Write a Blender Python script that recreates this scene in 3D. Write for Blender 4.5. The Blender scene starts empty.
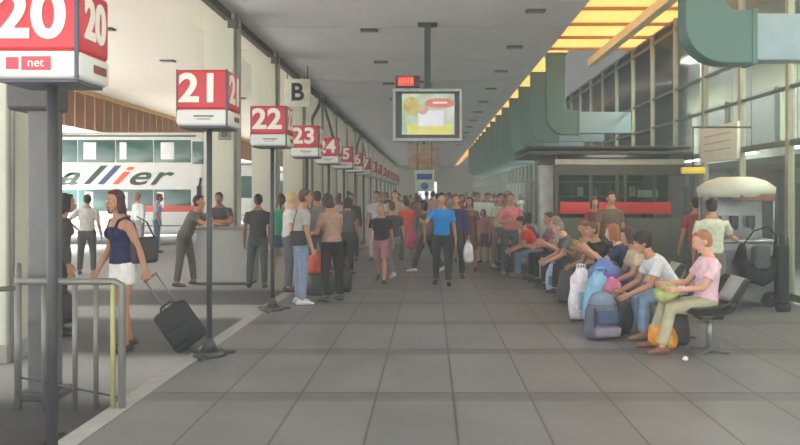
import bpy, bmesh, math, random
import numpy as np
from mathutils import Vector, Matrix
random.seed(7)
C = bpy.context.scene.collection
PI = math.pi
V = lambda *a: np.array(a, float)

# ------------------------------------------------------------------ camera, sky, light, exposure
cam_d = bpy.data.cameras.new('camera'); cam = bpy.data.objects.new('camera', cam_d); C.objects.link(cam)
cam.location = (0, 0, 1.65); cam.rotation_euler = (PI/2, 0, 0)
cam_d.sensor_width = 36; cam_d.lens = 31.5; cam_d.shift_x = -30/800; cam_d.shift_y = -27.5/800
cam_d.clip_end = 400
bpy.context.scene.camera = cam
sc = bpy.context.scene
w = bpy.data.worlds.new('sky'); sc.world = w; w.use_nodes = True
bg = w.node_tree.nodes['Background']; bg.inputs[0].default_value = (0.93, 0.97, 1.0, 1); bg.inputs[1].default_value = 1.5
sc.view_settings.view_transform = 'Standard'; sc.view_settings.look = 'None'
sc.view_settings.gamma = 1; sc.view_settings.use_curve_mapping = False
sc.view_settings.exposure = 0.93
sun_d = bpy.data.lights.new('sun', 'SUN'); sun_d.energy = 15; sun_d.angle = math.radians(12); sun_d.color = (1, .96, .9)
sun = bpy.data.objects.new('sun', sun_d); C.objects.link(sun)
sun.rotation_euler = (math.radians(32), math.radians(-34), 0)
def area_light(name, loc, rot, sx, sy, power, col=(1, 1, 1)):
    d = bpy.data.lights.new(name, 'AREA'); d.shape = 'RECTANGLE'; d.size = sx; d.size_y = sy; d.energy = power; d.color = col
    o = bpy.data.objects.new(name, d); C.objects.link(o); o.location = loc; o.rotation_euler = rot
    return o

# ------------------------------------------------------------------ photo frame -> metres
F = 700.0
def px(x, Y): return (x-430)*Y/F            # world X of a photo column at depth Y
def pz(y, Y): return 1.65-(y-195)*Y/F       # world height of a photo row at depth Y

# ------------------------------------------------------------------ materials
MATS = {}
def srgb(c):
    return tuple(((v/255)/12.92 if v/255 <= .04045 else ((v/255+.055)/1.055)**2.4) for v in c)
def mat(name, rgb, rough=.6, metal=0, var=.12, scale=6, emit=0, bump=0, spec=.5):
    """rgb: the colour of the thing itself, 0-255"""
    if name in MATS: return MATS[name]
    m = bpy.data.materials.new(name); m.use_nodes = True; nt = m.node_tree; b = nt.nodes['Principled BSDF']
    c = srgb(rgb)
    b.inputs['Roughness'].default_value = rough; b.inputs['Metallic'].default_value = metal
    b.inputs['Specular IOR Level'].default_value = spec
    tc = nt.nodes.new('ShaderNodeTexCoord'); n = nt.nodes.new('ShaderNodeTexNoise'); n.inputs['Scale'].default_value = scale
    n.inputs['Detail'].default_value = 4
    nt.links.new(tc.outputs['Object'], n.inputs['Vector'])
    r = nt.nodes.new('ShaderNodeValToRGB'); r.color_ramp.elements[0].position = .3; r.color_ramp.elements[1].position = .7
    r.color_ramp.elements[0].color = tuple(max(0, v*(1-var)) for v in c)+(1,)
    r.color_ramp.elements[1].color = tuple(min(1, v*(1+var)) for v in c)+(1,)
    nt.links.new(n.outputs['Fac'], r.inputs['Fac']); nt.links.new(r.outputs['Color'], b.inputs['Base Color'])
    if bump:
        bp = nt.nodes.new('ShaderNodeBump'); bp.inputs['Strength'].default_value = bump; bp.inputs['Distance'].default_value = .01
        nt.links.new(n.outputs['Fac'], bp.inputs['Height']); nt.links.new(bp.outputs['Normal'], b.inputs['Normal'])
    if emit:
        b.inputs['Emission Color'].default_value = c+(1,); b.inputs['Emission Strength'].default_value = emit
    MATS[name] = m
    return m
def cloth(rgb):
    return mat('cloth_%d_%d_%d' % tuple(rgb), rgb, .9, 0, .16, 14, bump=.25, spec=.2)
def plaid(name, a, b_):
    if name in MATS: return MATS[name]
    m = mat(name, a, .9, spec=.2); nt = m.node_tree; b = nt.nodes['Principled BSDF']
    tc = nt.nodes.new('ShaderNodeTexCoord'); ch = nt.nodes.new('ShaderNodeTexChecker'); ch.inputs['Scale'].default_value = 22
    ch.inputs['Color1'].default_value = srgb(a)+(1,); ch.inputs['Color2'].default_value = srgb(b_)+(1,)
    nt.links.new(tc.outputs['Object'], ch.inputs['Vector']); nt.links.new(ch.outputs['Color'], b.inputs['Base Color'])
    return m

# ------------------------------------------------------------------ mesh building
class MB:
    def __init__(s): s.v = []; s.f = []; s.m = []; s.sm = []
    def add(s, vs, fs, mi=0, smooth=False):
        o = len(s.v); s.v += [tuple(map(float, p)) for p in vs]
        s.f += [tuple(i+o for i in f) for f in fs]; s.m += [mi]*len(fs); s.sm += [smooth]*len(fs)
        return s
    def box(s, x0, x1, y0, y1, z0, z1, mi=0):
        vs = [(x, y, z) for x in (x0, x1) for y in (y0, y1) for z in (z0, z1)]
        return s.add(vs, [(0, 1, 3, 2), (4, 6, 7, 5), (0, 4, 5, 1), (2, 3, 7, 6), (0, 2, 6, 4), (1, 5, 7, 3)], mi)
    def bbox(s, x0, x1, y0, y1, z0, z1, b=.01, mi=0):
        bm = bmesh.new(); bmesh.ops.create_cube(bm, size=1)
        for v in bm.verts: v.co = Vector(((x0+x1)/2+v.co.x*(x1-x0), (y0+y1)/2+v.co.y*(y1-y0), (z0+z1)/2+v.co.z*(z1-z0)))
        bmesh.ops.bevel(bm, geom=bm.edges[:]+bm.verts[:], offset=b, segments=3, affect='EDGES', profile=.5)
        bm.verts.index_update()
        s.add([tuple(v.co) for v in bm.verts], [tuple(v.index for v in f.verts) for f in bm.faces], mi, True); bm.free()
        return s
    def bar(s, a, b, wx, wz=None, mi=0):
        """square bar between two points"""
        wz = wz or wx; a = V(*a); b = V(*b); t = (b-a)/np.linalg.norm(b-a)
        ref = V(0, 0, 1) if abs(t[2]) < .95 else V(0, 1, 0)
        u = np.cross(t, ref); u /= np.linalg.norm(u); n = np.cross(u, t)
        vs = [p+u*wx/2*i+n*wz/2*j for p in (a, b) for i, j in ((-1, -1), (1, -1), (1, 1), (-1, 1))]
        return s.add(vs, [(0, 1, 2, 3), (7, 6, 5, 4), (0, 4, 5, 1), (1, 5, 6, 2), (2, 6, 7, 3), (3, 7, 4, 0)], mi)
    def loft(s, rings, n=12, cap=('round', 'round'), side=(1, 0, 0), mi=0, smooth=True):
        """rings: (centre, rx, ry)"""
        cs = [V(*r[0]) for r in rings]; R = [(float(r[1]), float(r[2])) for r in rings]
        t0 = cs[1]-cs[0]; t1 = cs[-1]-cs[-2]
        t0 = t0/(np.linalg.norm(t0)+1e-9); t1 = t1/(np.linalg.norm(t1)+1e-9)
        T = []
        for i in range(len(cs)):
            if i == 0: t = t0
            elif i == len(cs)-1: t = t1
            else:
                a = cs[i]-cs[i-1]; b = cs[i+1]-cs[i]
                t = a/(np.linalg.norm(a)+1e-9)+b/(np.linalg.norm(b)+1e-9)
            T.append(t/(np.linalg.norm(t)+1e-9))
        if cap[0] == 'round':
            r = min(R[0])
            cs = [cs[0]-t0*r*.92, cs[0]-t0*r*.6]+cs; R = [(R[0][0]*.38, R[0][1]*.38), (R[0][0]*.8, R[0][1]*.8)]+R; T = [t0, t0]+T
        if cap[1] == 'round':
            r = min(R[-1])
            cs = cs+[cs[-1]+t1*r*.6, cs[-1]+t1*r*.92]; R = R+[(R[-1][0]*.8, R[-1][1]*.8), (R[-1][0]*.38, R[-1][1]*.38)]; T = T+[t1, t1]
        side = V(*side); vs = []
        for c, (rx, ry), t in zip(cs, R, T):
            u = side-t*np.dot(side, t)
            if np.linalg.norm(u) < .2: u = V(0, 1, 0)-t*t[1]
            u /= np.linalg.norm(u); q = np.cross(t, u)
            for k in range(n):
                a = 2*PI*k/n; vs.append(c+u*rx*math.cos(a)+q*ry*math.sin(a))
        fs = []
        for i in range(len(cs)-1):
            for k in range(n):
                k2 = (k+1) % n; fs.append((i*n+k, i*n+k2, (i+1)*n+k2, (i+1)*n+k))
        fs.append(tuple(range(n-1, -1, -1))); fs.append(tuple((len(cs)-1)*n+k for k in range(n)))
        return s.add(vs, fs, mi, smooth)
    def ell(s, c, rx, ry, rz, n=12, m=8, M=None, mi=0):
        c = V(*c); vs = []; fs = []
        for j in range(m+1):
            th = PI*(j+.02)/(m+.04)
            for k in range(n):
                a = 2*PI*k/n; p = V(rx*math.sin(th)*math.cos(a), ry*math.sin(th)*math.sin(a), rz*math.cos(th))
                vs.append(c+(M@p if M is not None else p))
        for j in range(m):
            for k in range(n):
                k2 = (k+1) % n; fs.append((j*n+k, (j+1)*n+k, (j+1)*n+k2, j*n+k2))
        fs.append(tuple(range(n))); fs.append(tuple(m*n+k for k in range(n-1, -1, -1)))
        return s.add(vs, fs, mi, True)
    def cyl(s, a, b, r, r2=None, n=14, mi=0):
        return s.loft([(a, r, r), (b, r2 or r, r2 or r)], n, ('flat', 'flat'), mi=mi)
    def mesh(s, name):
        me = bpy.data.meshes.new(name); me.from_pydata(s.v, [], s.f); me.update()
        me.polygons.foreach_set('material_index', s.m); me.polygons.foreach_set('use_smooth', s.sm)
        return me
    def build(s, name, mats, parent=None, loc=(0, 0, 0), rz=0, autosmooth=False):
        me = s.mesh(name)
        for m_ in (mats if isinstance(mats, (list, tuple)) else [mats]): me.materials.append(m_)
        o = bpy.data.objects.new(name, me); C.objects.link(o); o.location = loc; o.rotation_euler = (0, 0, rz)
        if parent: o.parent = parent
        return o
TMP = bpy.data.objects.new('tmp', bpy.data.meshes.new('tmp'))
def remesh(mb, voxel, smooth=4):
    """weld the overlapping pieces of mb into one continuous skin"""
    me = mb.mesh('tmp'); o = bpy.data.objects.new('tmp', me); C.objects.link(o)
    r = o.modifiers.new('r', 'REMESH'); r.mode = 'VOXEL'; r.voxel_size = voxel; r.use_smooth_shade = True
    if smooth:
        q = o.modifiers.new('s', 'SMOOTH'); q.iterations = smooth; q.factor = .5
    dg = bpy.context.evaluated_depsgraph_get(); ev = o.evaluated_get(dg)
    out = bpy.data.meshes.new_from_object(ev)
    bpy.data.objects.remove(o); bpy.data.meshes.remove(me)
    return out
bpy.data.objects.remove(TMP)
def linkmesh(me, name, mats, parent=None):
    me.materials.clear()
    for m_ in (mats if isinstance(mats, (list, tuple)) else [mats]): me.materials.append(m_)
    me.polygons.foreach_set('use_smooth', [True]*len(me.polygons))
    o = bpy.data.objects.new(name, me); C.objects.link(o)
    if parent: o.parent = parent
    return o
def tag(o, label, cat, group=None):
    o['label'] = label; o['category'] = cat
    if group: o['group'] = group
    return o
def struct(name, mb, m):
    o = mb.build(name, m); o['kind'] = 'structure'; return o
def thing(name, label, cat, loc=(0, 0, 0), rz=0, group=None):
    o = bpy.data.objects.new(name, None); C.objects.link(o); o.location = loc; o.rotation_euler = (0, 0, rz)
    o.empty_display_size = .2
    return tag(o, label, cat, group)
def dup(root, loc=None, rz=None, label=None, group=None):
    r = root.copy(); C.objects.link(r)
    if loc is not None: r.location = loc
    if rz is not None: r.rotation_euler = (0, 0, rz)
    if label: r['label'] = label
    if group: r['group'] = group
    for ch in list(root.children):
        c = ch.copy(); C.objects.link(c); c.parent = r
        for g in list(ch.children):
            d = g.copy(); C.objects.link(d); d.parent = c
    return r
def text(body, size, m, parent, loc, rot=(PI/2, 0, 0), name='lettering', ext=.004, bold=0, shear=0, sx=1, spacing=1):
    cu = bpy.data.curves.new(name, 'FONT'); cu.body = body; cu.size = size; cu.extrude = ext; cu.offset = bold
    cu.shear = shear; cu.align_x = 'CENTER'; cu.align_y = 'CENTER'; cu.space_character = spacing
    t = bpy.data.objects.new('tmp', cu); C.objects.link(t)
    dg = bpy.context.evaluated_depsgraph_get(); me = bpy.data.meshes.new_from_object(t.evaluated_get(dg))
    bpy.data.objects.remove(t); bpy.data.curves.remove(cu)
    me.materials.clear(); me.materials.append(m)
    o = bpy.data.objects.new(name, me); C.objects.link(o); o.parent = parent; o.location = loc; o.rotation_euler = rot; o.scale = (sx, 1, 1)
    return o

ORD = 'first second third fourth fifth sixth seventh eighth ninth tenth eleventh twelfth thirteenth fourteenth fifteenth sixteenth seventeenth eighteenth nineteenth twentieth'.split()
# ------------------------------------------------------------------ the setting
def floor_mat():
    m = bpy.data.materials.new('platform_slabs'); m.use_nodes = True; nt = m.node_tree; b = nt.nodes['Principled BSDF']; L = nt.links.new
    tc = nt.nodes.new('ShaderNodeTexCoord'); sp = nt.nodes.new('ShaderNodeSeparateXYZ'); L(tc.outputs['Object'], sp.inputs[0])
    def M(op, a, b_=None, c=None):
        n = nt.nodes.new('ShaderNodeMath'); n.operation = op
        for i, q in enumerate((a, b_, c)):
            if q is None: continue
            if isinstance(q, (int, float)): n.inputs[i].default_value = q
            else: L(q, n.inputs[i])
        return n.outputs[0]
    def line(co, off, per, wd):   # 1 inside the joint
        f = M('FLOORED_MODULO', M('SUBTRACT', co, off), per)
        return M('LESS_THAN', f, wd)
    jx = line(sp.outputs[0], .18, .63, .02); jy = line(sp.outputs[1], 5.83, 1.65, .03)
    band = line(sp.outputs[1], 5.61, 1.65, .23)
    n = nt.nodes.new('ShaderNodeTexNoise'); n.inputs['Scale'].default_value = 1.1; n.inputs['Detail'].default_value = 6; L(tc.outputs['Object'], n.inputs['Vector'])
    n2 = nt.nodes.new('ShaderNodeTexNoise'); n2.inputs['Scale'].default_value = 40; L(tc.outputs['Object'], n2.inputs['Vector'])
    # per-slab tone
    wn = nt.nodes.new('ShaderNodeTexWhiteNoise'); cb = nt.nodes.new('ShaderNodeCombineXYZ')
    L(M('FLOOR', M('DIVIDE', M('SUBTRACT', sp.outputs[0], .18), .63)), cb.inputs[0]); L(M('FLOOR', M('DIVIDE', M('SUBTRACT', sp.outputs[1], 5.83), 1.65)), cb.inputs[1])
    L(cb.outputs[0], wn.inputs['Vector'])
    v = M('ADD', M('ADD', M('MULTIPLY', n.outputs['Fac'], .5), M('MULTIPLY', n2.outputs['Fac'], .14)), M('MULTIPLY', wn.outputs['Value'], .12))
    r = nt.nodes.new('ShaderNodeValToRGB'); L(v, r.inputs['Fac'])
    r.color_ramp.elements[0].position = .2; r.color_ramp.elements[0].color = srgb((100, 101, 101))+(1,)
    r.color_ramp.elements[1].position = .65; r.color_ramp.elements[1].color = srgb((136, 136, 135))+(1,)
    def mix(a, fac, col):
        x = nt.nodes.new('ShaderNodeMix'); x.data_type = 'RGBA'; L(fac, x.inputs['Factor']); L(a, x.inputs['A']); x.inputs['B'].default_value = srgb(col)+(1,); return x.outputs['Result']
    c = mix(r.outputs['Color'], M('MULTIPLY', band, .55), (84, 84, 84))
    c = mix(c, M('MULTIPLY', M('MAXIMUM', jx, jy), .75), (58, 57, 55))
    L(c, b.inputs['Base Color']); b.inputs['Roughness'].default_value = .42; b.inputs['Specular IOR Level'].default_value = .35
    bp = nt.nodes.new('ShaderNodeBump'); bp.inputs['Strength'].default_value = .25; bp.inputs['Distance'].default_value = .004
    L(v, bp.inputs['Height']); L(bp.outputs['Normal'], b.inputs['Normal'])
    return m
def road_mat():
    m = bpy.data.materials.new('bay_asphalt'); m.use_nodes = True; nt = m.node_tree; b = nt.nodes['Principled BSDF']; L = nt.links.new
    tc = nt.nodes.new('ShaderNodeTexCoord'); sp = nt.nodes.new('ShaderNodeSeparateXYZ'); L(tc.outputs['Object'], sp.inputs[0])
    r = nt.nodes.new('ShaderNodeValToRGB'); r.color_ramp.interpolation = 'LINEAR'
    nz = nt.nodes.new('ShaderNodeTexNoise'); nz.inputs['Scale'].default_value = .8; L(tc.outputs['Object'], nz.inputs['Vector'])
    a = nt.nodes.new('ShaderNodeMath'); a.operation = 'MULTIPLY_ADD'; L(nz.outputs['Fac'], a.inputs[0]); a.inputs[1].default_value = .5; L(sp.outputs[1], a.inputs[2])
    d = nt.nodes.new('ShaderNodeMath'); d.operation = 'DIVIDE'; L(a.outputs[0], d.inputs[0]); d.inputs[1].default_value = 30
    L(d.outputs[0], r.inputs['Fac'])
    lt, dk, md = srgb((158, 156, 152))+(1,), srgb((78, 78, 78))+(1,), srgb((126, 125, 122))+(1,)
    pit = srgb((46, 46, 46))+(1,); stops = [(0, pit), (5.45, pit), (5.75, md), (6.5, lt), (7.1, lt), (7.4, dk), (9.3, dk), (9.5, lt), (10.4, lt), (10.6, dk), (12.0, dk), (12.4, lt), (15, lt), (20, md), (30, lt)]  # bands along depth: shadows and sun strips painted into the asphalt colour
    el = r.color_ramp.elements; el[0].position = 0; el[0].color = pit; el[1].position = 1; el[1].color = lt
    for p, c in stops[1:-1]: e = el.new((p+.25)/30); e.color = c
    n2 = nt.nodes.new('ShaderNodeTexNoise'); n2.inputs['Scale'].default_value = 25; L(tc.outputs['Object'], n2.inputs['Vector'])
    mx = nt.nodes.new('ShaderNodeMix'); mx.data_type = 'RGBA'; mx.blend_type = 'OVERLAY'; mx.inputs['Factor'].default_value = .3
    L(r.outputs['Color'], mx.inputs['A']); L(n2.outputs['Color'], mx.inputs['B'])
    hs = nt.nodes.new('ShaderNodeHueSaturation'); hs.inputs['Saturation'].default_value = .1; L(mx.outputs['Result'], hs.inputs['Color'])
    L(hs.outputs['Color'], b.inputs['Base Color']); b.inputs['Roughness'].default_value = .75
    return m
KX = -2.33
struct('floor', MB().box(KX, 9.6, -3, 95, -.15, 0), floor_mat())
struct('trim_1', MB().box(KX-.16, KX, -3, 95, -.15, .004), mat('kerb_stone', (158, 156, 152), .7))
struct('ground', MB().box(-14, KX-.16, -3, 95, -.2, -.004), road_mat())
struct('ground_far_bounce', MB().box(-60, 30, 95, 190, -.25, -.02).box(-60, 40, -70, -3, -.25, -.02), mat('far_bounce_ground', (196, 194, 188), .8))  # slab behind the camera is unseen, added pale to bounce sun onto ceilings
struct('ground_yard', MB().box(-70, -14, -3, 95, -.25, -.006), mat('yard_concrete', (222, 218, 206), .8))  # kept pale so the sun bounces up to the bay ceiling
CH = 5.5
ceil_m = mat('ceiling_paint', (224, 225, 228), .8, var=.05, scale=.7)
struct('ceiling', MB().box(-4.24, 3.16, -2.5, 92, CH, CH+.25), ceil_m)
mb = MB()
for k in range(24): mb.box(-4.2, 3.14, 1+k*3.75, 1.02+k*3.75, CH-.004, CH+.01)
struct('trim_2', mb, mat('ceiling_joint', (186, 184, 183), .8))
struct('trim_3', MB().box(-4.34, -4.2, -2.5, 92, CH-.16, CH+.03), mat('dark_trim', (84, 82, 78), .6))
cream = mat('cream_paint', (206, 205, 188), .75, var=.04, scale=.8)
bay_m = mat('bay_ceiling_paint', (248, 240, 230), .75, var=.03, scale=.4)
struct('ceiling_bay', MB().box(-12.9, -4.34, -2.5, 92, CH+.05, CH+.3), bay_m)
mb = MB()
for k in range(110): mb.box(-12.9, -12.78, 8+k*.75, 8+k*.75+.66, 4.1, CH+.02)
struct('trim_4', mb, mat('brown_fascia_board', (150, 108, 74), .7, var=.25, scale=1.5))
struct('trim_5', MB().box(-12.98, -12.7, -2, 92, CH-.12, CH+.05), mat('gold_fascia_cap', (222, 186, 118), .6))
# pillars and beams
def pillar(Y, n, w_=.64, X1=-4.15):
    t = thing('pillar', n, 'pillar', (X1-w_/2, Y+.3, 0), 0, 'cream pillars along the bus bays')
    m_ = MB().bbox(-w_/2, w_/2, -.3, .3, 0, CH+.05, .015); m_.build('shaft', cream, t)
    MB().bbox(-w_/2-.02, w_/2+.02, -.32, .32, 0, .18, .01).build('plinth', mat('plinth_grey', (150, 149, 142), .8), t)
    # haunched beam over the bay
    b = MB(); x0 = -w_/2+.01
    prof = [(x0, 5.1), (x0-.5, CH+.0), (x0-.5, CH+.06), (x0, CH+.06)]
    vs = [(x, y, z) for y in (-.26, .26) for x, z in prof]; k = len(prof)
    b.add(vs, [tuple(range(k)), tuple(range(2*k-1, k-1, -1))]+[((i+1) % k, i, i+k, (i+1) % k+k) for i in range(k)])
    b.build('haunch', cream, t)
    p = MB().cyl((w_/2+.03, -.24, 0), (w_/2+.03, -.24, CH), .02); p.build('downpipe', mat('pipe_grey', (134, 134, 124), .5), t)
    MB().bbox(w_/2-.12, w_/2+.07, -.34, -.2, CH-.32, CH-.14, .01).build('pipe_bracket', mat('dark_trim', (84, 82, 78)), t)
    return t
PY = [6.85]+[14.8+4*k for k in range(19)]
names = {0: 'near grey-cream concrete pillar at the left edge behind the first sign', 1: 'cream pillar rising behind the information counter', 2: 'cream pillar behind the fourth hanging sign box, second beyond the counter',
         3: 'cream pillar behind the hanging letter B plate'}
for i, Y in enumerate(PY):
    pillar(Y, names.get(i, '%s cream pillar of the row counted from the near end' % ORD[i]))
# braces at the eaves
for bi, (Y, lab) in enumerate(((27.5, 'dark forked roof brace just beyond the letter B plate'), (42.8, 'dark forked roof brace farther down the sign row'))):
    t = thing('roof_brace', lab, 'brace', (-4.22, Y, CH-.1))
    MB().ell((0, 0, 0), .16, .16, .14).build('hub', mat('dark_trim', (84, 82, 78)), t)
    m_ = mat('brace_steel', (96, 100, 88), .6)
    MB().bar((0, 0, 0), (0, -2.4, -1.0), .09).build('arm', m_, t)
    MB().bar((0, 0, 0), (0, 3.0, -1.25), .09).build('arm', m_, t)
    MB().cyl((0, -2.4, -1.0), (0, -2.4, -5.4), .045).build('post', m_, t)
# recessed ceiling fittings
fm = mat('fitting_dark', (74, 72, 70), .5)
k = 0
proto = None
for X, Ys in ((2.2, [14.6+3.55*i for i in range(12)]), (-1.42, [12.4+3.9*i for i in range(12)])):
    for i, Y in enumerate(Ys):
        lb = '%s recessed ceiling light from the near end of the %s row' % (ORD[i], 'right' if X > 0 else 'left')
        if proto is None:
            proto = thing('ceiling_light', lb, 'light', (X, Y, CH), 0, 'recessed lights in the grey ceiling')
            MB().bbox(-.2, .2, -.13, .13, -.035, .01, .01).build('housing', fm, proto)
            MB().bbox(-.15, .15, -.09, .09, -.045, -.03, .004).build('lens', mat('fitting_lens', (120, 118, 112), .3), proto)
        else: dup(proto, (X, Y, CH), label=lb)
for i in range(5):
    dup(proto, (-7.6, 16.4+i*3.9, CH+.05), label='%s small dark light in the cream ceiling over the bus bays' % ORD[i], group='lights in the cream bay ceiling')
# right side: orange translucent roof, long beam, wall of glass
WX = 5.5
def translucent(name, rgb):
    m = bpy.data.materials.new(name); m.use_nodes = True; nt = m.node_tree; nt.nodes.remove(nt.nodes['Principled BSDF'])
    t = nt.nodes.new('ShaderNodeBsdfTranslucent'); d = nt.nodes.new('ShaderNodeBsdfDiffuse'); mx = nt.nodes.new('ShaderNodeMixShader')
    n = nt.nodes.new('ShaderNodeTexNoise'); n.inputs['Scale'].default_value = 1.2; tc = nt.nodes.new('ShaderNodeTexCoord'); nt.links.new(tc.outputs['Object'], n.inputs['Vector'])
    r = nt.nodes.new('ShaderNodeValToRGB'); c = srgb(rgb); r.color_ramp.elements[0].color = (c[0]*.9, c[1]*.85, c[2]*.8, 1); r.color_ramp.elements[1].color = c+(1,)
    nt.links.new(n.outputs['Fac'], r.inputs['Fac'])
    for q in (t, d): nt.links.new(r.outputs['Color'], q.inputs['Color'])
    mx.inputs[0].default_value = .25
    nt.links.new(t.outputs[0], mx.inputs[1]); nt.links.new(d.outputs[0], mx.inputs[2]); nt.links.new(mx.outputs[0], nt.nodes['Material Output'].inputs[0])
    return m
orange = translucent('orange_roof_sheet', (212, 184, 140))
struct('ceiling_skylight', MB().box(3.16, WX+.05, 3, 19.0, CH+.1, CH+.115).box(3.16, 3.8, 19.0, 92, CH+.1, CH+.115), orange)
struct('ceiling_grey_fill', MB().box(3.8, WX+.05, 19.0, 92, CH+.1, CH+.115), translucent('grey_roof_sheet', (132, 134, 136)))  # grey roof made translucent to add neutral light below
mb = MB()
for k in range(12): mb.box(3.16, WX, 3.9+k*1.35-.03, 3.9+k*1.35+.03, CH+.03, CH+.1)
struct('trim_6', mb, mat('skylight_batten', (168, 128, 74), .6))
struct('trim_7', MB().bar((4.45, 4, 5.3), (4.45, 19.4, 5.3), .18, .2), mat('cream_steel', (214, 202, 160), .6))
struct('ceiling_hall', MB().box(WX, 9.7, 3, 92, CH+.1, CH+.3), mat('hall_ceiling', (150, 150, 138), .8))
# hall behind the glass
struct('wall_right', MB().box(9.5, 9.7, 3, 92, 0, CH+.1), mat('hall_wall', (146, 148, 122), .8, var=.25, scale=.6))
mb = MB(); rngs = random.Random(3)
hallmats = [mat('shop_a', (112, 112, 104), .6), mat('shop_b', (176, 176, 164), .6), mat('shop_c', (128, 66, 54), .6), mat('shop_d', (70, 72, 66), .5)]
struct('floor_gallery', MB().box(7.6, 9.5, 3, 92, 2.5, 2.7), mat('gallery_slab', (170, 170, 160), .7))
for k in range(18):
    Y = 6+k*3.2; q = rngs.choice([0, 0, 1, 3])
    mb.box(9.35, 9.5, Y, Y+2.3, .1, 2.35, q); mb.box(9.3, 9.4, Y+.1, Y+2.2, 1.95, 2.35, rngs.choice([1, 2, 1]))
    mb.box(9.35, 9.5, Y+.2, Y+2.5, 2.9, 4.6, rngs.choice([0, 1, 3]))
struct('trim_8', mb, hallmats)
# glass wall
mull_m = mat('mullion_paint', (150, 150, 128), .6); tr_m = mat('transom_paint', (92, 92, 82), .6)
mb = MB(); ys = [9.05+1.65*k for k in range(-3, 50)]
for Y in ys: mb.box(WX-.05, WX+.05, Y-.045, Y+.045, 0, CH+.1)
struct('window_1_frame', mb, mull_m)
mb = MB()
for z, h_ in ((.1, .1), (2.45, .09), (3.3, .05), (4.0, .05), (5.35, .07)): mb.box(WX-.03, WX+.03, 3, 92, z-h_/2, z+h_/2)
struct('window_1_transom', mb, tr_m)
def glass(name, tint=(235, 240, 236), refl=.06):
    m = bpy.data.materials.new(name); m.use_nodes = True; nt = m.node_tree; nt.nodes.remove(nt.nodes['Principled BSDF'])
    t = nt.nodes.new('ShaderNodeBsdfTransparent'); t.inputs[0].default_value = srgb(tint)+(1,)
    g = nt.nodes.new('ShaderNodeBsdfGlossy'); g.inputs['Roughness'].default_value = .06
    lw = nt.nodes.new('ShaderNodeLayerWeight'); lw.inputs[0].default_value = refl; mx = nt.nodes.new('ShaderNodeMixShader')
    nt.links.new(lw.outputs['Fresnel'], mx.inputs[0]); nt.links.new(t.outputs[0], mx.inputs[1]); nt.links.new(g.outputs[0], mx.inputs[2])
    nt.links.new(mx.outputs[0], nt.nodes['Material Output'].inputs[0]); return m
struct('window_1', MB().box(WX-.006, WX+.006, 3, 92, .1, CH+.05), glass('hall_glass'))
# fluorescent tubes in the hall
tube_m = mat('lit_tube', (255, 255, 250), .5, emit=9)
tp = None
for k in range(10):
    Y = 7.4+k*3.0
    if tp is None:
        tp = thing('tube_light', 'nearest lit fluorescent tube fitting behind the glass wall, above the white canopy', 'light', (7.3, Y, 2.62), 0, 'fluorescent tubes in the hall')
        MB().box(-.06, .06, -.75, .75, 0, .07).build('housing', mat('tube_housing', (190, 190, 185)), tp)
        MB().cyl((0, -.7, -.02), (0, .7, -.02), .022).build('tube', tube_m, tp)
        for s in (-.5, .5): MB().cyl((0, s, .07), (0, s, 2.98), .008, n=6).build('rod', fm, tp)
    else: dup(tp, (7.3, Y, 2.62), label='%s lit fluorescent tube fitting behind the glass wall, counted from the near end' % ORD[k])
for k in range(10): area_light('hall_fill', (7.4, 9+k*8, 5.3), (0, 0, 0), 1.2, 5, 420, (.98, 1, .96))  # added fill lamps: brighten the hall and spill into the concourse
# far end of the concourse
mb = MB(); mb.box(-12.9, WX+4, 92, 92.3, 3.4, 5.8); mb.box(-12.9, -1.5, 92, 92.3, 0, 3.4); mb.box(.9, 9.7, 92, 92.3, 0, 3.4)
struct('wall_back', mb, mat('end_wall', (190, 188, 172), .8))

# ------------------------------------------------------------------ teal ducts
teal = mat('teal_paint', (80, 114, 108), .42, var=.06, scale=2); duct_blue = mat('grey_blue_paint', (142, 168, 176), .35, var=.06)
def make_duct(Y, label):
    t = thing('air_duct', label, 'duct', (3.16, Y, 3.28), 0, 'teal air ducts under the roof edge')
    top = CH-3.28-.002; r = .5; wv = .5; ha = .66; dep = .3
    out = [(0, top)]
    for a in range(0, 91, 10): out.append((r-r*math.cos(math.radians(a)), r-r*math.sin(math.radians(a))))
    out += [(.85, 0), (.85, ha)]
    for a in range(0, 91, 15): out.append((wv+.14-.14*math.sin(math.radians(a)), ha+.14-.14*math.cos(math.radians(a))))
    out += [(wv, top)]
    k = len(out); vs = [(x, y, z) for y in (0, dep) for x, z in out]
    m_ = MB(); m_.add(vs, [tuple(range(k)), tuple(range(2*k-1, k-1, -1))]+[((i+1) % k, i, i+k, (i+1) % k+k) for i in range(k)])
    o = m_.build('duct_elbow', teal, t); bv = o.modifiers.new('b', 'BEVEL'); bv.width = .018; bv.segments = 2; bv.limit_method = 'ANGLE'
    MB().bbox(.85, WX-3.16-.06, .02, dep-.02, .04, ha-.04, .02).build('duct_arm', duct_blue, t)
    MB().bbox(.82, .88, -.012, dep+.012, -.012, ha+.012, .006).build('flange', teal, t)
    MB().bbox(-.02, wv+.02, -.02, dep+.02, top-.07, top-.001, .006).build('collar', teal, t)
    return t
d0 = make_duct(8.64, 'nearest teal air duct curving down beside the glass wall')
far_lab = ['second teal air duct, first beyond the orange roof panels', 'third teal air duct, next behind the one at the orange roof end']
for k in range(14):
    dup(d0, (3.16, 18.9+k*2.95, 3.28), 0, far_lab[k] if k < 2 else '%s teal air duct from the near end of the row' % ORD[k+1])

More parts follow.
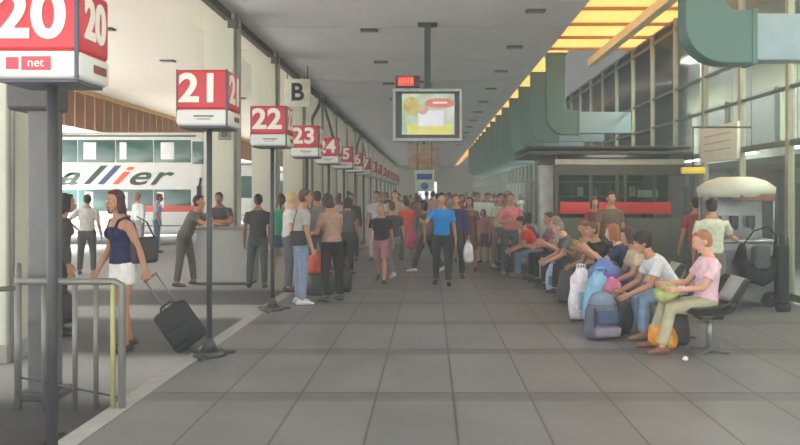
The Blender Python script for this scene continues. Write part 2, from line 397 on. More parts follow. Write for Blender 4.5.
# ------------------------------------------------------------------ bay signs
red = mat('sign_red', (192, 44, 54), .35, var=.05); white = mat('sign_white', (212, 212, 206), .4, var=.03); steel_d = mat('dark_steel', (62, 63, 65), .5)
digit = mat('digit_white', (222, 220, 206), .4, var=.02); ledge = mat('sign_edge', (70, 74, 88), .5)
logo_red = mat('logo_red', (222, 60, 80), .4)
def bay_sign(n, X, Y, label, group=None):
    t = thing('platform_sign', label, 'sign', (X, Y, 0), 0, group)
    pw = .045 if n > 20 else .05
    MB().cyl((0, 0, 0), (0, 0, 2.36), pw*.62).build('pole', steel_d, t)
    b = MB().cyl((0, 0, 0), (0, 0, .05), .17, .15).cyl((0, 0, .05), (0, 0, .18 if n > 20 else .07), .09 if n > 20 else .05, .035)
    for a in range(3):
        c, s = math.cos(a*2.09+.5), math.sin(a*2.09+.5); b.bar((0, 0, .03), (.26*c, .26*s, .015), .05, .03)
    b.build('base', steel_d, t)
    h = .26
    hy = .2 if n == 20 else .24
    MB().bbox(-h, h, -hy, hy, 2.5, 2.9, .03).build('sign_box', red, t)
    MB().bbox(-h-.004, h+.004, -hy-.004, hy+.004, 2.34, 2.505, .03).build('lower_band', white, t)
    e = MB().bar((h-.012, -hy+.006, 2.34), (h-.012, -hy+.006, 2.9), .02).bar((-h+.012, -hy+.006, 2.34), (-h+.012, -hy+.006, 2.9), .012)
    e.box(-h+.03, h-.03, -hy+.03, hy-.03, 2.32, 2.345); e.build('frame', ledge, t)
    text(str(n), .39, digit, t, (-.02, -hy-.006, 2.70), name='number', bold=.012, sx=1.05, spacing=1.04)
    text(str(n), .39 if n > 20 else .33, digit, t, (h+.006, .0, 2.70), (PI/2, 0, PI/2), name='number', bold=.012, sx=1 if n > 20 else .8)
    if n == 20:
        MB().box(-.16, -.09, -hy-.01, -hy, 2.39, 2.46).build('logo_block', logo_red, t)
        lg = MB().box(-.07, .10, -hy-.01, -hy, 2.385, 2.465).build('logo', logo_red, t)
        text('net', .075, digit, lg, (.015, -hy-.012, 2.427), name='lettering', ext=.002, bold=.0)
    else: MB().box(-.08, .12, -hy-.008, -hy, 2.425, 2.445).box(-.05, .09, -hy-.008, -hy, 2.40, 2.41).build('caption_strip', mat('caption_grey', (120, 122, 120), .5), t)
    MB().box(h, h+.01, -.02, .14, 2.40, 2.45).build('side_logo', mat('side_logo_brown', (120, 70, 60)), t)
    return t
sx = {20: (-2.33, 4.32), 21: (-2.27, 7.2), 22: (-2.26, 10.03), 23: (-2.25, 12.8)}
ords = {20: 'largest and nearest', 21: 'second', 22: 'third', 23: 'fourth'}
for n in range(20, 36):
    X, Y = sx.get(n, (-2.25, 12.8+2.75*(n-23)))
    lab = {20: 'nearest red and white platform sign reading 20 on a dark pole', 21: 'red and white platform sign reading 21 on a thin pole by the suitcase',
           22: 'red and white platform sign reading 22 beside the man in grey shirt', 23: 'red and white platform sign reading 23 below the letter B plate'}.get(n, '%s red and white platform sign from the near end, reading %d' % (ORD[n-20], n))
    bay_sign(n, X, Y, lab)
# dark junction boxes / column behind the first sign
t = thing('steel_column', 'thick grey steel column with a boxy head behind the nearest sign', 'column', (-3.16, 5.75, 0))
MB().bbox(-.1, .1, -.1, .1, 0, 2.4, .03).build('shaft', mat('column_grey', (96, 96, 96), .5), t)
MB().bbox(-.24, .12, -.16, .16, 2.33, 2.66, .04).build('head_box', mat('column_head', (70, 70, 70), .5), t)
MB().bbox(-.16, .16, -.16, .16, 0, .06, .01).build('foot_plate', steel_d, t)
t = thing('letter_sign', 'square cream plate with a black letter B hanging above the signs', 'sign', (px(297.5, 21), 21, pz(93, 21)))
MB().bbox(-.39, .39, -.05, .05, -.42, .42, .02).build('plate', mat('plate_cream', (226, 224, 206), .5), t)
text('B', .72, mat('letter_black', (42, 42, 40), .5), t, (0, -.056, 0), name='letter', bold=.02)
for s in (-.3, .3): MB().cyl((s, 0, .42), (s, 0, CH-pz(93, 21)), .015).build('hanger', steel_d, t)
t = thing('letter_plaque', 'small square plaque with letter B on the pillar behind the counter', 'sign', (px(224, 14.74), 14.76, pz(133, 14.7)))
MB().bbox(-.13, .13, 0, .03, -.14, .14, .01).build('plate', mat('plaque_grey', (136, 136, 122)), t)
text('B', .24, mat('letter_black', (42, 42, 40)), t, (0, -.006, 0), name='letter', bold=.006)

# ------------------------------------------------------------------ hanging screen
SY = 15.6
t = thing('hanging_screen', 'large framed advertising screen hanging on a pole from the ceiling', 'screen', (px(427.5, SY), SY, pz(115, SY)))
MB().bbox(-.77, .77, -.02, .3, -.58, .58, .03).build('casing', mat('screen_casing', (150, 148, 152), .4, metal=.3), t)
fr = MB(); 
for a in ((-.77, .77, .52, .58), (-.77, .77, -.58, -.52), (-.77, -.71, -.52, .52), (.71, .77, -.52, .52)): fr.box(a[0], a[1], -.05, -.0, a[2], a[3])
fr.build('frame', mat('frame_grey', (178, 176, 180), .4), t)
s_ = MB().box(-.71, .71, -.026, -.02, -.52, .52)
scr = s_.build('screen', mat('screen_black', (44, 52, 50), .3), t)
def emis(name, a, b_, scale=3, st=.8):
    m = mat(name, a, .5, var=.0, scale=scale); nt = m.node_tree; b = nt.nodes['Principled BSDF']
    r = [n for n in nt.nodes if n.type == 'VALTORGB'][0]; r.color_ramp.elements[0].color = srgb(a)+(1,); r.color_ramp.elements[1].color = srgb(b_)+(1,)
    b.inputs['Base Color'].default_value = (0, 0, 0, 1); nt.links.remove(b.inputs['Base Color'].links[0])
    nt.links.new(r.outputs['Color'], b.inputs['Emission Color']); b.inputs['Emission Strength'].default_value = st
    return m
st_ = .5
im = MB(); im.box(-.57, .6, -.03, -.027, -.44, .47, 0); im.box(-.45, .55, -.034, -.031, -.44, -.2, 1); im.box(-.2, .36, -.036, -.033, -.25, .1, 2)
im.ell((.28, -.036, .26), .34, .004, .11, mi=3); im.ell((-.36, -.034, .2), .17, .004, .2, mi=4); im.ell((-.1, -.035, .12), .12, .004, .12, mi=5); im.box(.12, .44, -.043, -.040, .25, .29, 2)
im.build('picture', [emis('pic_green', (150, 186, 140), (226, 230, 214), 3, st_), emis('pic_yellow', (222, 214, 90), (240, 236, 160), 4, st_), emis('pic_white', (226, 226, 232), (246, 246, 246), 2, st_),
                     emis('pic_red', (214, 106, 96), (236, 150, 130), 3, st_), emis('pic_gold', (176, 150, 60), (224, 206, 130), 8, st_), emis('pic_rose', (206, 160, 130), (230, 200, 170), 8, st_)], scr)
tz = CH-pz(115, SY)
MB().box(-.07, .07, .08, .2, .58, tz).build('pole', mat('pole_grey_green', (54, 60, 60), .5), t)
MB().bbox(-.22, .22, 0, .28, tz-.05, tz-.001, .01).build('ceiling_plate', steel_d, t)
t = thing('led_clock', 'small red lit display box hung above the screen', 'display', (px(408, SY), SY+.1, pz(81, SY)))
MB().bbox(-.28, .26, -.06, .06, -.13, .13, .015).build('casing', mat('clock_case', (74, 50, 48), .5), t)
f_ = MB().box(-.23, .13, -.066, -.058, -.1, .1).build('face', emis('clock_red', (210, 60, 48), (222, 80, 60), 3, .7), t)
text('17:15', .15, emis('clock_digit', (255, 150, 120), (255, 150, 120), 3, .8), t, (-.05, -.07, 0), name='digits', ext=.002)
MB().bar((.26, 0, 0), (.36, 0, 0), .05).build('bracket', steel_d, t)
# signs beyond the screen
t = thing('hanging_sign', 'brown square hanging sign below the screen', 'sign', (px(424, 25), 25, pz(157, 25)))
MB().bbox(-.57, .57, -.05, .05, -.45, .45, .02).build('panel', mat('sign_brown', (184, 160, 138), .5, var=.35, scale=5), t)
MB().box(-.3, .3, -.058, -.05, -.28, -.06).build('orange_mark', mat('mark_orange', (190, 128, 84), .5, var=.2), t)
MB().cyl((0, 0, .45), (0, 0, CH-pz(157, 25)), .03).build('pole', steel_d, t)
t = thing('blue_sign', 'blue and white panel with a blue disc under the brown sign', 'sign', (px(424.5, 24), 24, pz(179, 24)))
MB().bbox(-.33, .33, -.03, .03, -.42, .3, .02).build('panel', mat('pale_green_panel', (196, 208, 188), .5), t)
MB().box(-.26, .26, -.037, -.03, -.02, .18).build('blue_field', mat('sign_blue', (44, 62, 160), .5), t)
MB().cyl((0, -.03, -.24), (0, -.037, -.24), .13).build('blue_disc', mat('disc_blue', (70, 104, 176), .5), t)
for s in (-.25, .25): MB().cyl((s, 0, .3), (s, 0, CH-pz(179, 24)), .012).build('hanger', steel_d, t)

# ------------------------------------------------------------------ railing
rail_m = mat('galvanised_tube', (118, 118, 112), .4, metal=.35)
FY = 5.42
t = thing('railing', 'grey tubular steel guard railing at the lower left', 'railing', (0, FY, 0))
xs = [px(v_, FY) for v_ in (18, 44, 75, 96, 113, 122)]
MB().loft([((xs[0], 0, .98), .028, .028), ((xs[-1]-.06, 0, .98), .028, .028), ((xs[-1], 0, .95), .028, .028), ((xs[-1], 0, .88), .028, .028), ((xs[-1], 0, 0), .028, .028)], side=(0, 1, 0)).build('top_rail', rail_m, t)
for i, x in enumerate(xs[:-1]): MB().cyl((x, 0, 0), (x, 0, .97), .026 if i == 0 else .019).build('baluster', rail_m if i != 4 else mat('yellow_paint_post', (164, 162, 110), .5), t)
x0, xb, yb = xs[0], -3.95, 1.3
MB().loft([((x0, 0, .98), .026, .026), ((xb, yb, .98), .026, .026), ((xb, yb, 0), .026, .026)], side=(1, 0, .2)).build('side_rail', rail_m, t)
MB().cyl((x0, 0, .62), (xb, yb, .62), .018).build('mid_rail', rail_m, t)
MB().cyl((x0-.5, -.35, .93), (x0, 0, .93), .02).build('near_rail', rail_m, t)
MB().cyl((x0, 0, .24), (xs[-1], 0, .08), .008).build('chain', steel_d, t)
o = MB().loft([((px(10, 4.9), 4.2, .0), .42, .03), ((px(10, 4.9), 4.85, .0), .42, .03)], side=(1, 0, 0), cap=('flat', 'flat')).build('drain_cover', mat('pit_black', (40, 40, 40), .8))
tag(o, 'black drain cover on the ground at the lower left corner', 'drain cover')

# ------------------------------------------------------------------ counter
t = thing('information_counter', 'plain light grey stand-up counter between the poles of signs 21 and 22', 'counter', (px(223.5, 12.8), 12.8, 0))
MB().bbox(-.5, .5, 0, .6, .05, 1.01, .012).build('body', mat('counter_grey', (164, 164, 158), .6, var=.06), t)
MB().bbox(-.53, .53, -.03, .63, 1.01, 1.05, .01).build('counter_top', mat('counter_top', (130, 130, 124), .4), t)
MB().box(-.47, .47, .03, .57, 0, .05).build('plinth', steel_d, t)
MB().box(.499, .505, .04, .56, .1, .95).build('side_panel', mat('counter_side', (148, 148, 142), .6), t)

# ------------------------------------------------------------------ buses
bus_w = mat('bus_white', (236, 238, 234), .3, var=.02); bus_g = mat('bus_window', (60, 98, 92), .12, var=.35, scale=1.2, spec=.8); blk = mat('rubber', (40, 40, 42), .8)
cur_m = mat('bus_curtain', (238, 242, 242), .8); bus_dk = mat('bus_grey', (92, 108, 106), .4)
def bus(Y, X0, X1, H, label, lettered):
    t = thing('double_decker_bus' if lettered else 'coach', label, 'bus', ((X0+X1)/2, Y, 0)); L = (X1-X0)/2; D = 2.5
    k = H/3.72
    MB().bbox(-L, L, 0, D, .35, H, .18).build('body', bus_w, t)
    def win(name, x0, x1, z0, z1, y=-.012, m_=bus_g): return MB().bbox(x0, x1, y, .05, z0, z1, .012).build(name, m_, t)
    rows = [(2.72, 3.46), (1.12, 1.83)] if lettered else [(1.5, 2.6)]
    for (z0, z1) in rows:
        n = 9 if lettered else 5; ww = (2*L-.9)/n
        for i in range(n):
            x = -L+.45+i*ww; g = win('window', x+.012, x+ww-.012, z0, z1)
            if lettered:
                c = MB(); a = x+.12+.2*random.random(); c.bbox(a, a+.16+.3*random.random(), -.022, -.01, z0+.1, z1-.08, .004); c.build('curtain', cur_m, g)
    win('front_window', L-.42, L-.06, rows[0][0]-.05, rows[0][1]-.05); win('roof_rail', -L+.3, L-.3, H-.16, H-.1, m_=bus_dk)
    win('skirt_line', -L+.1, L-.2, .62, .66, m_=bus_dk)
    for x in (-L+2.2, L-2.6):
        MB().cyl((x, -.02, .5), (x, .3, .5), .5, n=24).cyl((x, -.035, .5), (x, 0, .5), .24, n=16, mi=1).build('wheel', [blk, mat('hub_steel', (150, 150, 150), .4, metal=.5)], t)
    MB().bbox(L-.03, L+.02, .3, D-.3, 1.1 if lettered else 1.2, 2.1, .01).build('windscreen', bus_g, t)
    MB().bbox(L-.03, L+.02, .3, D-.3, 2.6, H-.25, .01).build('upper_windscreen', bus_g, t) if lettered else None
    MB().bar((L-.1, -.1, 2.2), (L-.1, -.28, 1.9), .06).bbox(L-.16, L-.04, -.36, -.2, 1.6, 1.95, .02).build('mirror', blk, t)
    if lettered:
        MB().bbox(L-2.3, L-.2, -.02, .02, 1.1, 1.3, .01).build('stripe', mat('bus_orange_red', (220, 92, 64), .4), t)
    return t
BY = 23; BX0, BX1 = -19.5, px(205, BY)
bt = bus(BY, BX0, BX1, 3.72, 'white double-decker bus with slanted black lettering and green windows', True)
bx = (BX0+BX1)/2; grn = mat('letter_dark_green', (40, 62, 52), .5); letr = [('Chev', grn), ('a', grn), ('l', grn), ('l', mat('letter_blue', (52, 76, 120), .5)), ('i', mat('letter_orange_red', (226, 92, 56), .5)), ('e', grn), ('r', grn)]
cx = {'Chev': (18, .0), 1: (67, 0), 2: (87, 0), 3: (101, 0), 4: (116, 0), 5: (136, 0), 6: (157, 0)}
for i, (ch, m_) in enumerate(letr):
    X = px((cx['Chev'] if i == 0 else cx[i])[0], BY)-bx
    text(ch, .86, m_, bt, (X, -.012, pz(176, BY)+(.0 if ch in 'li' else -.02)), name='lettering', bold=.012, shear=.45, sx=1.7 if ch not in 'li' else 2.1)
bus(35, -14, px(262, 35), 3.3, 'white coach seen between the pillars beyond sign 22', False)
bus(47, -16, px(296, 47), 3.3, 'farther white coach beyond the row of pillars', False)

# ------------------------------------------------------------------ kiosk
KY = 15.0; KX0, KX1 = px(555, KY), px(684, KY)
t = thing('kiosk', 'dark olive kiosk with wide windows and a bright red band', 'kiosk', ((KX0+KX1)/2, KY, 0)); kw = (KX1-KX0)/2
ol = mat('olive_frame', (74, 74, 56), .5); 
MB().bbox(-kw, kw, 2.0, 2.08, 0, 2.5, .01).build('back_wall', mat('kiosk_back', (96, 100, 84), .7, var=.4, scale=4), t)
MB().bbox(-kw, -kw+.06, 0, 2, 0, 2.5, .01).build('side_wall', ol, t); MB().bbox(kw-.3, kw, 0, 2, 0, 2.5, .01).build('side_wall', mat('kiosk_side_grey', (88, 88, 90), .5), t)
MB().bbox(-kw-.6, kw+.1, -.25, 2.2, 2.5, 2.58, .02).bbox(-kw-.6, kw+.1, -.1, 2.1, 2.64, 2.7, .02).build('roof', mat('kiosk_roof', (62, 62, 60), .5), t)
MB().bbox(-kw, kw, -.03, .03, 2.07, 2.3, .01).build('fascia', ol, t)
MB().bbox(-kw, kw, -.02, .02, 2.3, 2.42, .01).build('light_band', mat('kiosk_cream', (190, 188, 160), .5), t)
MB().bbox(-kw, kw, -.03, .5, 0, 1.15, .01).build('counter_front', mat('kiosk_counter', (96, 98, 86), .6), t)
MB().bbox(-kw+.1, kw-.3, -.05, -.02, 1.25, 1.5, .01).build('red_band', mat('kiosk_red', (214, 44, 34), .4, var=.05), t)
for x in (-kw+.04, -.62, -.05, .12, .75, kw-.32): MB().bbox(x-.035, x+.035, -.03, .03, 1.15, 2.1, .006).build('mullion', ol, t)
MB().box(-kw+.08, kw-.33, -.004, .004, 1.5, 2.07).build('pane', glass('kiosk_glass', (225, 235, 228), .1), t)
for z in (1.2, 1.6, 1.95): MB().box(-kw+.1, kw-.4, 1.7, 2.0, z, z+.03).build('shelf', mat('shelf_grey', (150, 152, 140), .5), t)
MB().bbox(.42, .86, .1, .12, 1.6, 1.76, .004).build('notice', mat('pale_notice', (196, 216, 206), .5), t)
MB().bbox(-.5, .4, .8, .95, 2.2, 2.26, .01).build('lamp', mat('kiosk_tube', (255, 252, 240), .5, emit=5), t)
rg = random.Random(5)
pal = [(190, 200, 190), (70, 120, 100), (200, 190, 150), (120, 60, 60), (80, 90, 110), (220, 220, 210), (60, 70, 62)]
pk = None
for z in (1.23, 1.63):
    for i in range(11):
        c = pal[rg.randrange(len(pal))]
        o = MB().bbox(-.07, .07, -.05, .05, 0, .2+.1*rg.random(), .01).build('goods_box', mat('goods_%d_%d_%d' % c, c, .5)); o.location = ((KX0+KX1)/2-kw+.3+i*.21, KY+1.85, z)
        tag(o, '%s goods box on the %s shelf inside the kiosk, %s from the left' % ({190: 'pale green', 70: 'green', 200: 'straw', 120: 'maroon', 80: 'slate', 220: 'white', 60: 'dark'}[c[0]], 'lower' if z < 1.5 else 'upper', ORD[i]), 'box', 'goods on the kiosk shelves')
t = thing('poster_column', 'pale grey poster column at the left end of the kiosk', 'column', (px(547, 15.3), 15.3, 0))
MB().bbox(-.17, .17, -.1, .1, 0, 2.3, .02).build('panel', mat('poster_grey', (176, 178, 172), .6, var=.25, scale=5), t)
MB().bbox(-.2, .2, -.12, .12, 2.3, 2.38, .01).build('cap', ol, t)
t = thing('wall_sign', 'large blank-looking white sign board on the glass wall', 'sign', (WX-.1, 13.1, 2.62))
MB().bbox(-.03, .03, -.85, .85, -.33, .33, .01).build('board', mat('board_cream', (216, 216, 196), .5, var=.05), t)
for q in range(3): MB().box(-.036, -.03, -.6, .6, .14-q*.14, .17-q*.14).build('text_line', mat('line_grey', (176, 176, 158)), t)
t = thing('yellow_sign', 'small yellow sign box left of the white canopy', 'sign', (px(693, 12), 12, pz(170.5, 12)))
MB().bbox(-.2, .2, -.04, .04, -.055, .055, .01).build('panel', mat('sign_yellow', (226, 196, 60), .5), t)
MB().cyl((0, 0, .05), (0, 0, .75), .012).bar((0, 0, .74), (WX-px(693, 12), 0, .74), .03).build('bracket', steel_d, t)

# ------------------------------------------------------------------ people
SKIN = {'l': (206, 158, 132), 'm': (182, 134, 106), 't': (150, 106, 80)}
def Rx(a): c, s = math.cos(a), math.sin(a); return np.array([[1, 0, 0], [0, c, -s], [0, s, c]])
def Rz(a): c, s = math.cos(a), math.sin(a); return np.array([[c, -s, 0], [s, c, 0], [0, 0, 1]])
def dirv(sw, out, side):
    sw, out = math.radians(sw), math.radians(out)
    return V(side*math.sin(out), math.sin(sw)*math.cos(out), -math.cos(sw)*math.cos(out))
def leg(th=0, kn=0, out=4): return (th, kn, out)
POSES = {
 'stand': dict(lean=1, L=(2, 4, 4), R=(-1, 2, 5), AL=(4, 9, 12, 0), AR=(2, 9, 14, 0)),
 'shift': dict(lean=2, L=(8, 14, 7), R=(-3, 1, 3), AL=(-4, 12, 20, 10), AR=(6, 8, 20, 4)),
 'walk': dict(lean=4, L=(24, 6, 2), R=(-16, 22, 2), AL=(-18, 8, 12, 0), AR=(20, 8, 22, 0)),
 'walk2': dict(lean=4, L=(-14, 26, 2), R=(22, 8, 2), AL=(18, 8, 25, 0), AR=(-16, 8, 10, 0)),
 'arms': dict(lean=-1, L=(3, 4, 5), R=(-2, 2, 5), AL=(18, 12, 78, 52), AR=(22, 12, 72, 50)),
 'hip': dict(lean=0, L=(6, 10, 6), R=(-3, 2, 5), AL=(-20, 38, 62, 70), AR=(4, 9, 15, 0)),
 'phone': dict(lean=5, L=(2, 4, 4), R=(-1, 2, 5), AL=(14, 10, 70, 22), AR=(12, 8, 95, 30), nod=20),
 'leanon': dict(lean=38, L=(12, 6, 5), R=(-4, 4, 4), AL=(62, 10, 28, 10), AR=(58, 8, 30, 10), nod=-18),
 'desk': dict(lean=14, L=(2, 4, 4), R=(-1, 2, 5), AL=(34, 22, 44, 24), AR=(34, 22, 44, 24), nod=4),
 'pull': dict(lean=3, L=(14, 10, 2), R=(-12, 20, 2), AL=(16, 8, 20, 0), AR=(-30, 14, 8, 0)),
 'sit': dict(lean=6, L=(84, 84, 7), R=(84, 86, 7), AL=(30, 10, 50, 22), AR=(32, 10, 48, 22), sit=1),
 'sitlean': dict(lean=30, L=(82, 80, 9), R=(80, 84, 9), AL=(26, 12, 38, 22), AR=(22, 12, 44, 26), sit=1, nod=10),
 'sitphone': dict(lean=12, L=(84, 80, 8), R=(84, 92, 6), AL=(30, 10, 88, 26), AR=(26, 10, 84, 26), sit=1, nod=20),
 'sitreach': dict(lean=22, L=(84, 80, 8), R=(84, 90, 6), AL=(52, 4, 78, 4), AR=(24, 10, 50, 20), sit=1, nod=2),
 'sitcross': dict(lean=2, L=(98, 60, 2), R=(84, 86, 6), AL=(24, 12, 70, 40), AR=(24, 12, 66, 40), sit=1),
}
PEOPLE = []
def person(X, Y, h, face, label, skin='m', hair=((40, 32, 28), 'short'), top=((120, 120, 120), 'short'), bottom=((60, 60, 66), 'long'),
           shoes=(60, 58, 56), pose='stand', fem=False, seat=.44, group=None, turn=0, nod=None, topmat=None, fat=1.0, z0=0.0, grip=None, base_hint=None):
    """face in degrees: 0 away from the camera, 90 towards the left, 180 towards the camera, -90 towards the right"""
    P = dict(POSES[pose]) if isinstance(pose, str) else dict(POSES[pose[0]], **pose[1])
    s = h/1.75; lean = math.radians(P['lean']); nd = math.radians(P.get('nod', 0) if nod is None else nod)
    far = Y > 19; vox = .0095 if Y < 12 else (.013 if Y < 19 else .02)
    gvox = .012 if Y < 12 else (.016 if Y < 19 else .024)
    hipx = .088; shx = (.165 if fem else .185); f = fat
    thl, cal = .43, .42
    # legs with the pelvis at z=0
    legs = []
    for side, key in ((-1, 'L'), (1, 'R')):
        th, kn, out = P[key]; hp = V(side*hipx, 0, 0); kp = hp+dirv(th, out, side)*thl; ap = kp+dirv(th-kn, out*.4, side)*cal
        legs.append([side, hp, kp, ap])
    low = min(l[3][2] for l in legs)
    if P.get('sit'): pel = max(seat/s+.085, 0); 
    else: pel = .08-low
    for l in legs:
        for i in (1, 2, 3): l[i] = l[i]+V(0, 0, pel)
    if P.get('sit'):
        for l in legs:                     # keep feet on the ground
            if l[0] == 1 or P['L'][0] < 95:
                l[3] = V(l[3][0], l[3][1], .08); d = l[3]-l[2]; d /= np.linalg.norm(d)
    pv = V(0, 0, pel)
    def up(p): p = V(*p); return pv+Rx(-lean)@p     # torso-local to person
    hipr = (.165 if fem else .155)*f; wr = (.118 if fem else .14)*f; cr = (.15 if fem else .168)*f
    def torso(off=0, z0_=-.06, z1_=.5, mbx=None, cap=('round', 'round')):
        prof = [(-.06, hipr*.93, .105*f), (.02, hipr, .118*f), (.1, hipr*.95, .112*f), (.18, wr, .1*f+(.02 if f > 1.05 else 0)), (.28, wr*1.06, .104*f), (.37, cr, .116*f), (.44, cr*1.02, .11*f), (.49, cr*.92, .09*f), (.525, cr*.62, .068)]
        rings = []
        for z, a, b in prof:
            if z0_ <= z <= z1_+.04: rings.append((up((0, .012 if z > .3 else 0, z)), a+off, b+off))
        mbx.loft(rings, 16, cap); 
    b = MB(); torso(0, mbx=b)
    if fem:
        for sd in (-1, 1): b.ell(up((sd*.07, .095, .36)), .062, .05, .06)
    hb = up((0, .02, .49)); he = hb+Rx(-lean*.5)@V(0, .02, .13)
    b.loft([(hb+V(0, -.02, -.02), .062, .062), (he, .05, .054)], 12)
    # head
    HM = Rz(math.radians(turn))@Rx(-(nd+lean*.25)); hc = he+HM@V(0, .025, .085)
    def hd(p): return hc+HM@V(*p)
    b.ell(hd((0, -.008, .022)), .075, .094, .098, 16, 10, HM); b.loft([(hd((0, .018, .01)), .066, .07), (hd((0, .035, -.06)), .052, .05), (hd((0, .05, -.095)), .028, .026)], 12)
    b.loft([(hd((0, .082, .012)), .009, .009), (hd((0, .108, -.026)), .014, .012)], 8); b.ell(hd((0, .075, .03)), .055, .02, .014, 10, 6, HM)
    b.ell(hd((0, .08, -.055)), .03, .018, .02, 10, 6, HM)
    for sd in (-1, 1): b.ell(hd((sd*.077, -.005, -.005)), .012, .022, .032, 8, 6, HM)
    # legs
    for side, hp, kp, ap in legs:
        sv = V(1, 0, 0); m1 = (hp+kp)/2; m2 = kp+(ap-kp)*.32
        b.loft([(hp, .088*f, .09*f), (m1, .072*f, .076*f), (kp, .052, .054), (m2, .054*f, .056*f), (ap, .036, .038)], 12)
    # arms
    arms = []
    for side, key in ((-1, 'AL'), (1, 'AR')):
        sw, out, fl, inw = P[key]; sp = up((side*shx, 0, .455)); ep = sp+dirv(sw, out, side)*.285
        fd = dirv(sw+fl, out-inw, side); wp = ep+fd*.25
        arms.append([side, sp, ep, wp, fd])
        b.loft([(up((side*.1, 0, .46)), .055, .055), (sp, .052*f, .054*f), ((sp+ep)/2, .044*f, .046*f), (ep, .036, .037)], 12)
        b.loft([(ep, .036, .037), (ep+fd*.08, .037, .038), (wp, .025, .027)], 12)
        pn = -side*V(1, 0, 0)+V(0, 0, -.001); pn = pn-fd*np.dot(pn, fd)
        if np.linalg.norm(pn) < .3: pn = V(0, 0, -1)-fd*(-fd[2])
        pn /= np.linalg.norm(pn); ac = np.cross(fd, pn); 
        if ac[1] < -.0 or (abs(ac[1]) < .3 and ac[2] < 0): ac = -ac
        arms[-1] += [pn, ac]
        b.loft([(wp, .027, .018), (wp+fd*.045, .038, .017), (wp+fd*.088, .04, .015)], 10, side=tuple(ac))
    # feet
    shoe_specs = []
    for side, hp, kp, ap in legs:
        d = ap[2]-.08; pitch = -math.asin(max(0, min(.8, d/.17))) if not P.get('sit') else (0 if d < .02 else .3)
        A = Rz(math.radians(-side*7))@Rx(pitch)
        shoe_specs.append((ap, A))
        b.loft([(ap+A@V(0, -.03, -.035), .032, .035), (ap+A@V(0, .06, -.045), .038, .027), (ap+A@V(0, .14, -.055), .036, .018)], 10)
    for p in range(len(b.v)): b.v[p] = tuple(np.array(b.v[p])*s)
    me = remesh(b, vox, 2 if far else 3)
    # fingers rooted in the palm
    if not far:
        fb = MB()
        for side, sp, ep, wp, fd, pn, ac in arms:
            curl = math.radians((grip or {}).get(side, 24))
            for q, (o_, ln) in enumerate(((-.028, .062), (-.01, .072), (.01, .076), (.028, .068))):
                p = wp+fd*.078+ac*o_; a = curl*.5; r = .0088; pts = [(p*s, r*s, r*s)]
                for j, fr_ in enumerate((.46, .30, .24)):
                    p = p+(fd*math.cos(a)+pn*math.sin(a))*ln*fr_*1.15; a += curl; r -= .0008; pts.append((p*s, r*s, r*s))
                fb.loft(pts, 7, side=tuple(ac))
            p = wp+fd*.025+ac*.028; d1 = fd*.62+ac*.62+pn*.45; d1 /= np.linalg.norm(d1); d2 = fd*.85+ac*.2+pn*.5; d2 /= np.linalg.norm(d2)
            fb.loft([(p*s, .012*s, .012*s), ((p+d1*.035)*s, .0105*s, .0105*s), ((p+d1*.035+d2*.035)*s, .009*s, .009*s)], 7, side=tuple(ac))
        bm = bmesh.new(); bm.from_mesh(me); m2 = fb.mesh('t'); bm.from_mesh(m2); bm.to_mesh(me); bm.free(); bpy.data.meshes.remove(m2)
    root = linkmesh(me, 'person', mat('skin_'+skin, SKIN[skin], .6, var=.06, spec=.3))
    root.location = (X, Y, z0); root.rotation_euler = (0, 0, math.radians(face)); tag(root, label, 'person', group)
    def garment(g, name, m_, v=None):
        for p in range(len(g.v)): g.v[p] = tuple(np.array(g.v[p])*s)
        return linkmesh(remesh(g, v or gvox, 3), name, m_, root)
    # top
    col, slv = top; g = MB(); of = .014
    hem = {'crop': .1}.get(slv, .02)
    torso(of, -.02, .35 if slv == 'tank' else .5, g, ('flat', 'round' if slv == 'tank' else 'flat'))
    if slv == 'tank':
        for sd in (-1, 1): g.loft([(up((sd*.075, .12, .37)), .024, .02), (up((sd*.095, .07, .5)), .022, .02), (up((sd*.1, -.02, .525)), .022, .02), (up((sd*.09, -.1, .44)), .024, .02), (up((sd*.08, -.1, .34)), .024, .02)], 8)
    if slv == 'dress':
        g.loft([(up((0, 0, .12)), hipr*.9, .12), (pv+V(0, 0, -.1), hipr*1.12, .15), (pv+V(0, .0, -.42), hipr*1.25, .18)], 16, ('flat', 'flat'))
    if fem:
        for sd in (-1, 1): g.ell(up((sd*.07, .1, .36)), .07, .055, .066)
    for side, sp, ep, wp, fd, pn, ac in arms:
        sh0 = up((side*.09, 0, .465))
        if slv in ('tank',):
            continue
        if slv in ('short', 'dress', 'tuck'):
            e2 = sp+(ep-sp)*.62; g.loft([(sh0, .06, .062), (sp, .066*f, .068*f), (e2, .062*f, .064*f)], 12, ('round', 'flat'))
        else:
            g.loft([(sh0, .06, .062), (sp, .066*f, .068*f), ((sp+ep)/2, .057*f, .059*f), (ep, .05, .052), ], 12, ('round', 'round'))
            g.loft([(ep, .05, .052), (ep+(wp-ep)*.88, .037, .039)], 12, ('round', 'flat'))
    garment(g, {'tank': 'tank_top', 'dress': 'dress', 'long': 'long_sleeved_shirt'}.get(slv, 'shirt'), topmat or cloth(col))
    # bottom
    col2, kind = bottom
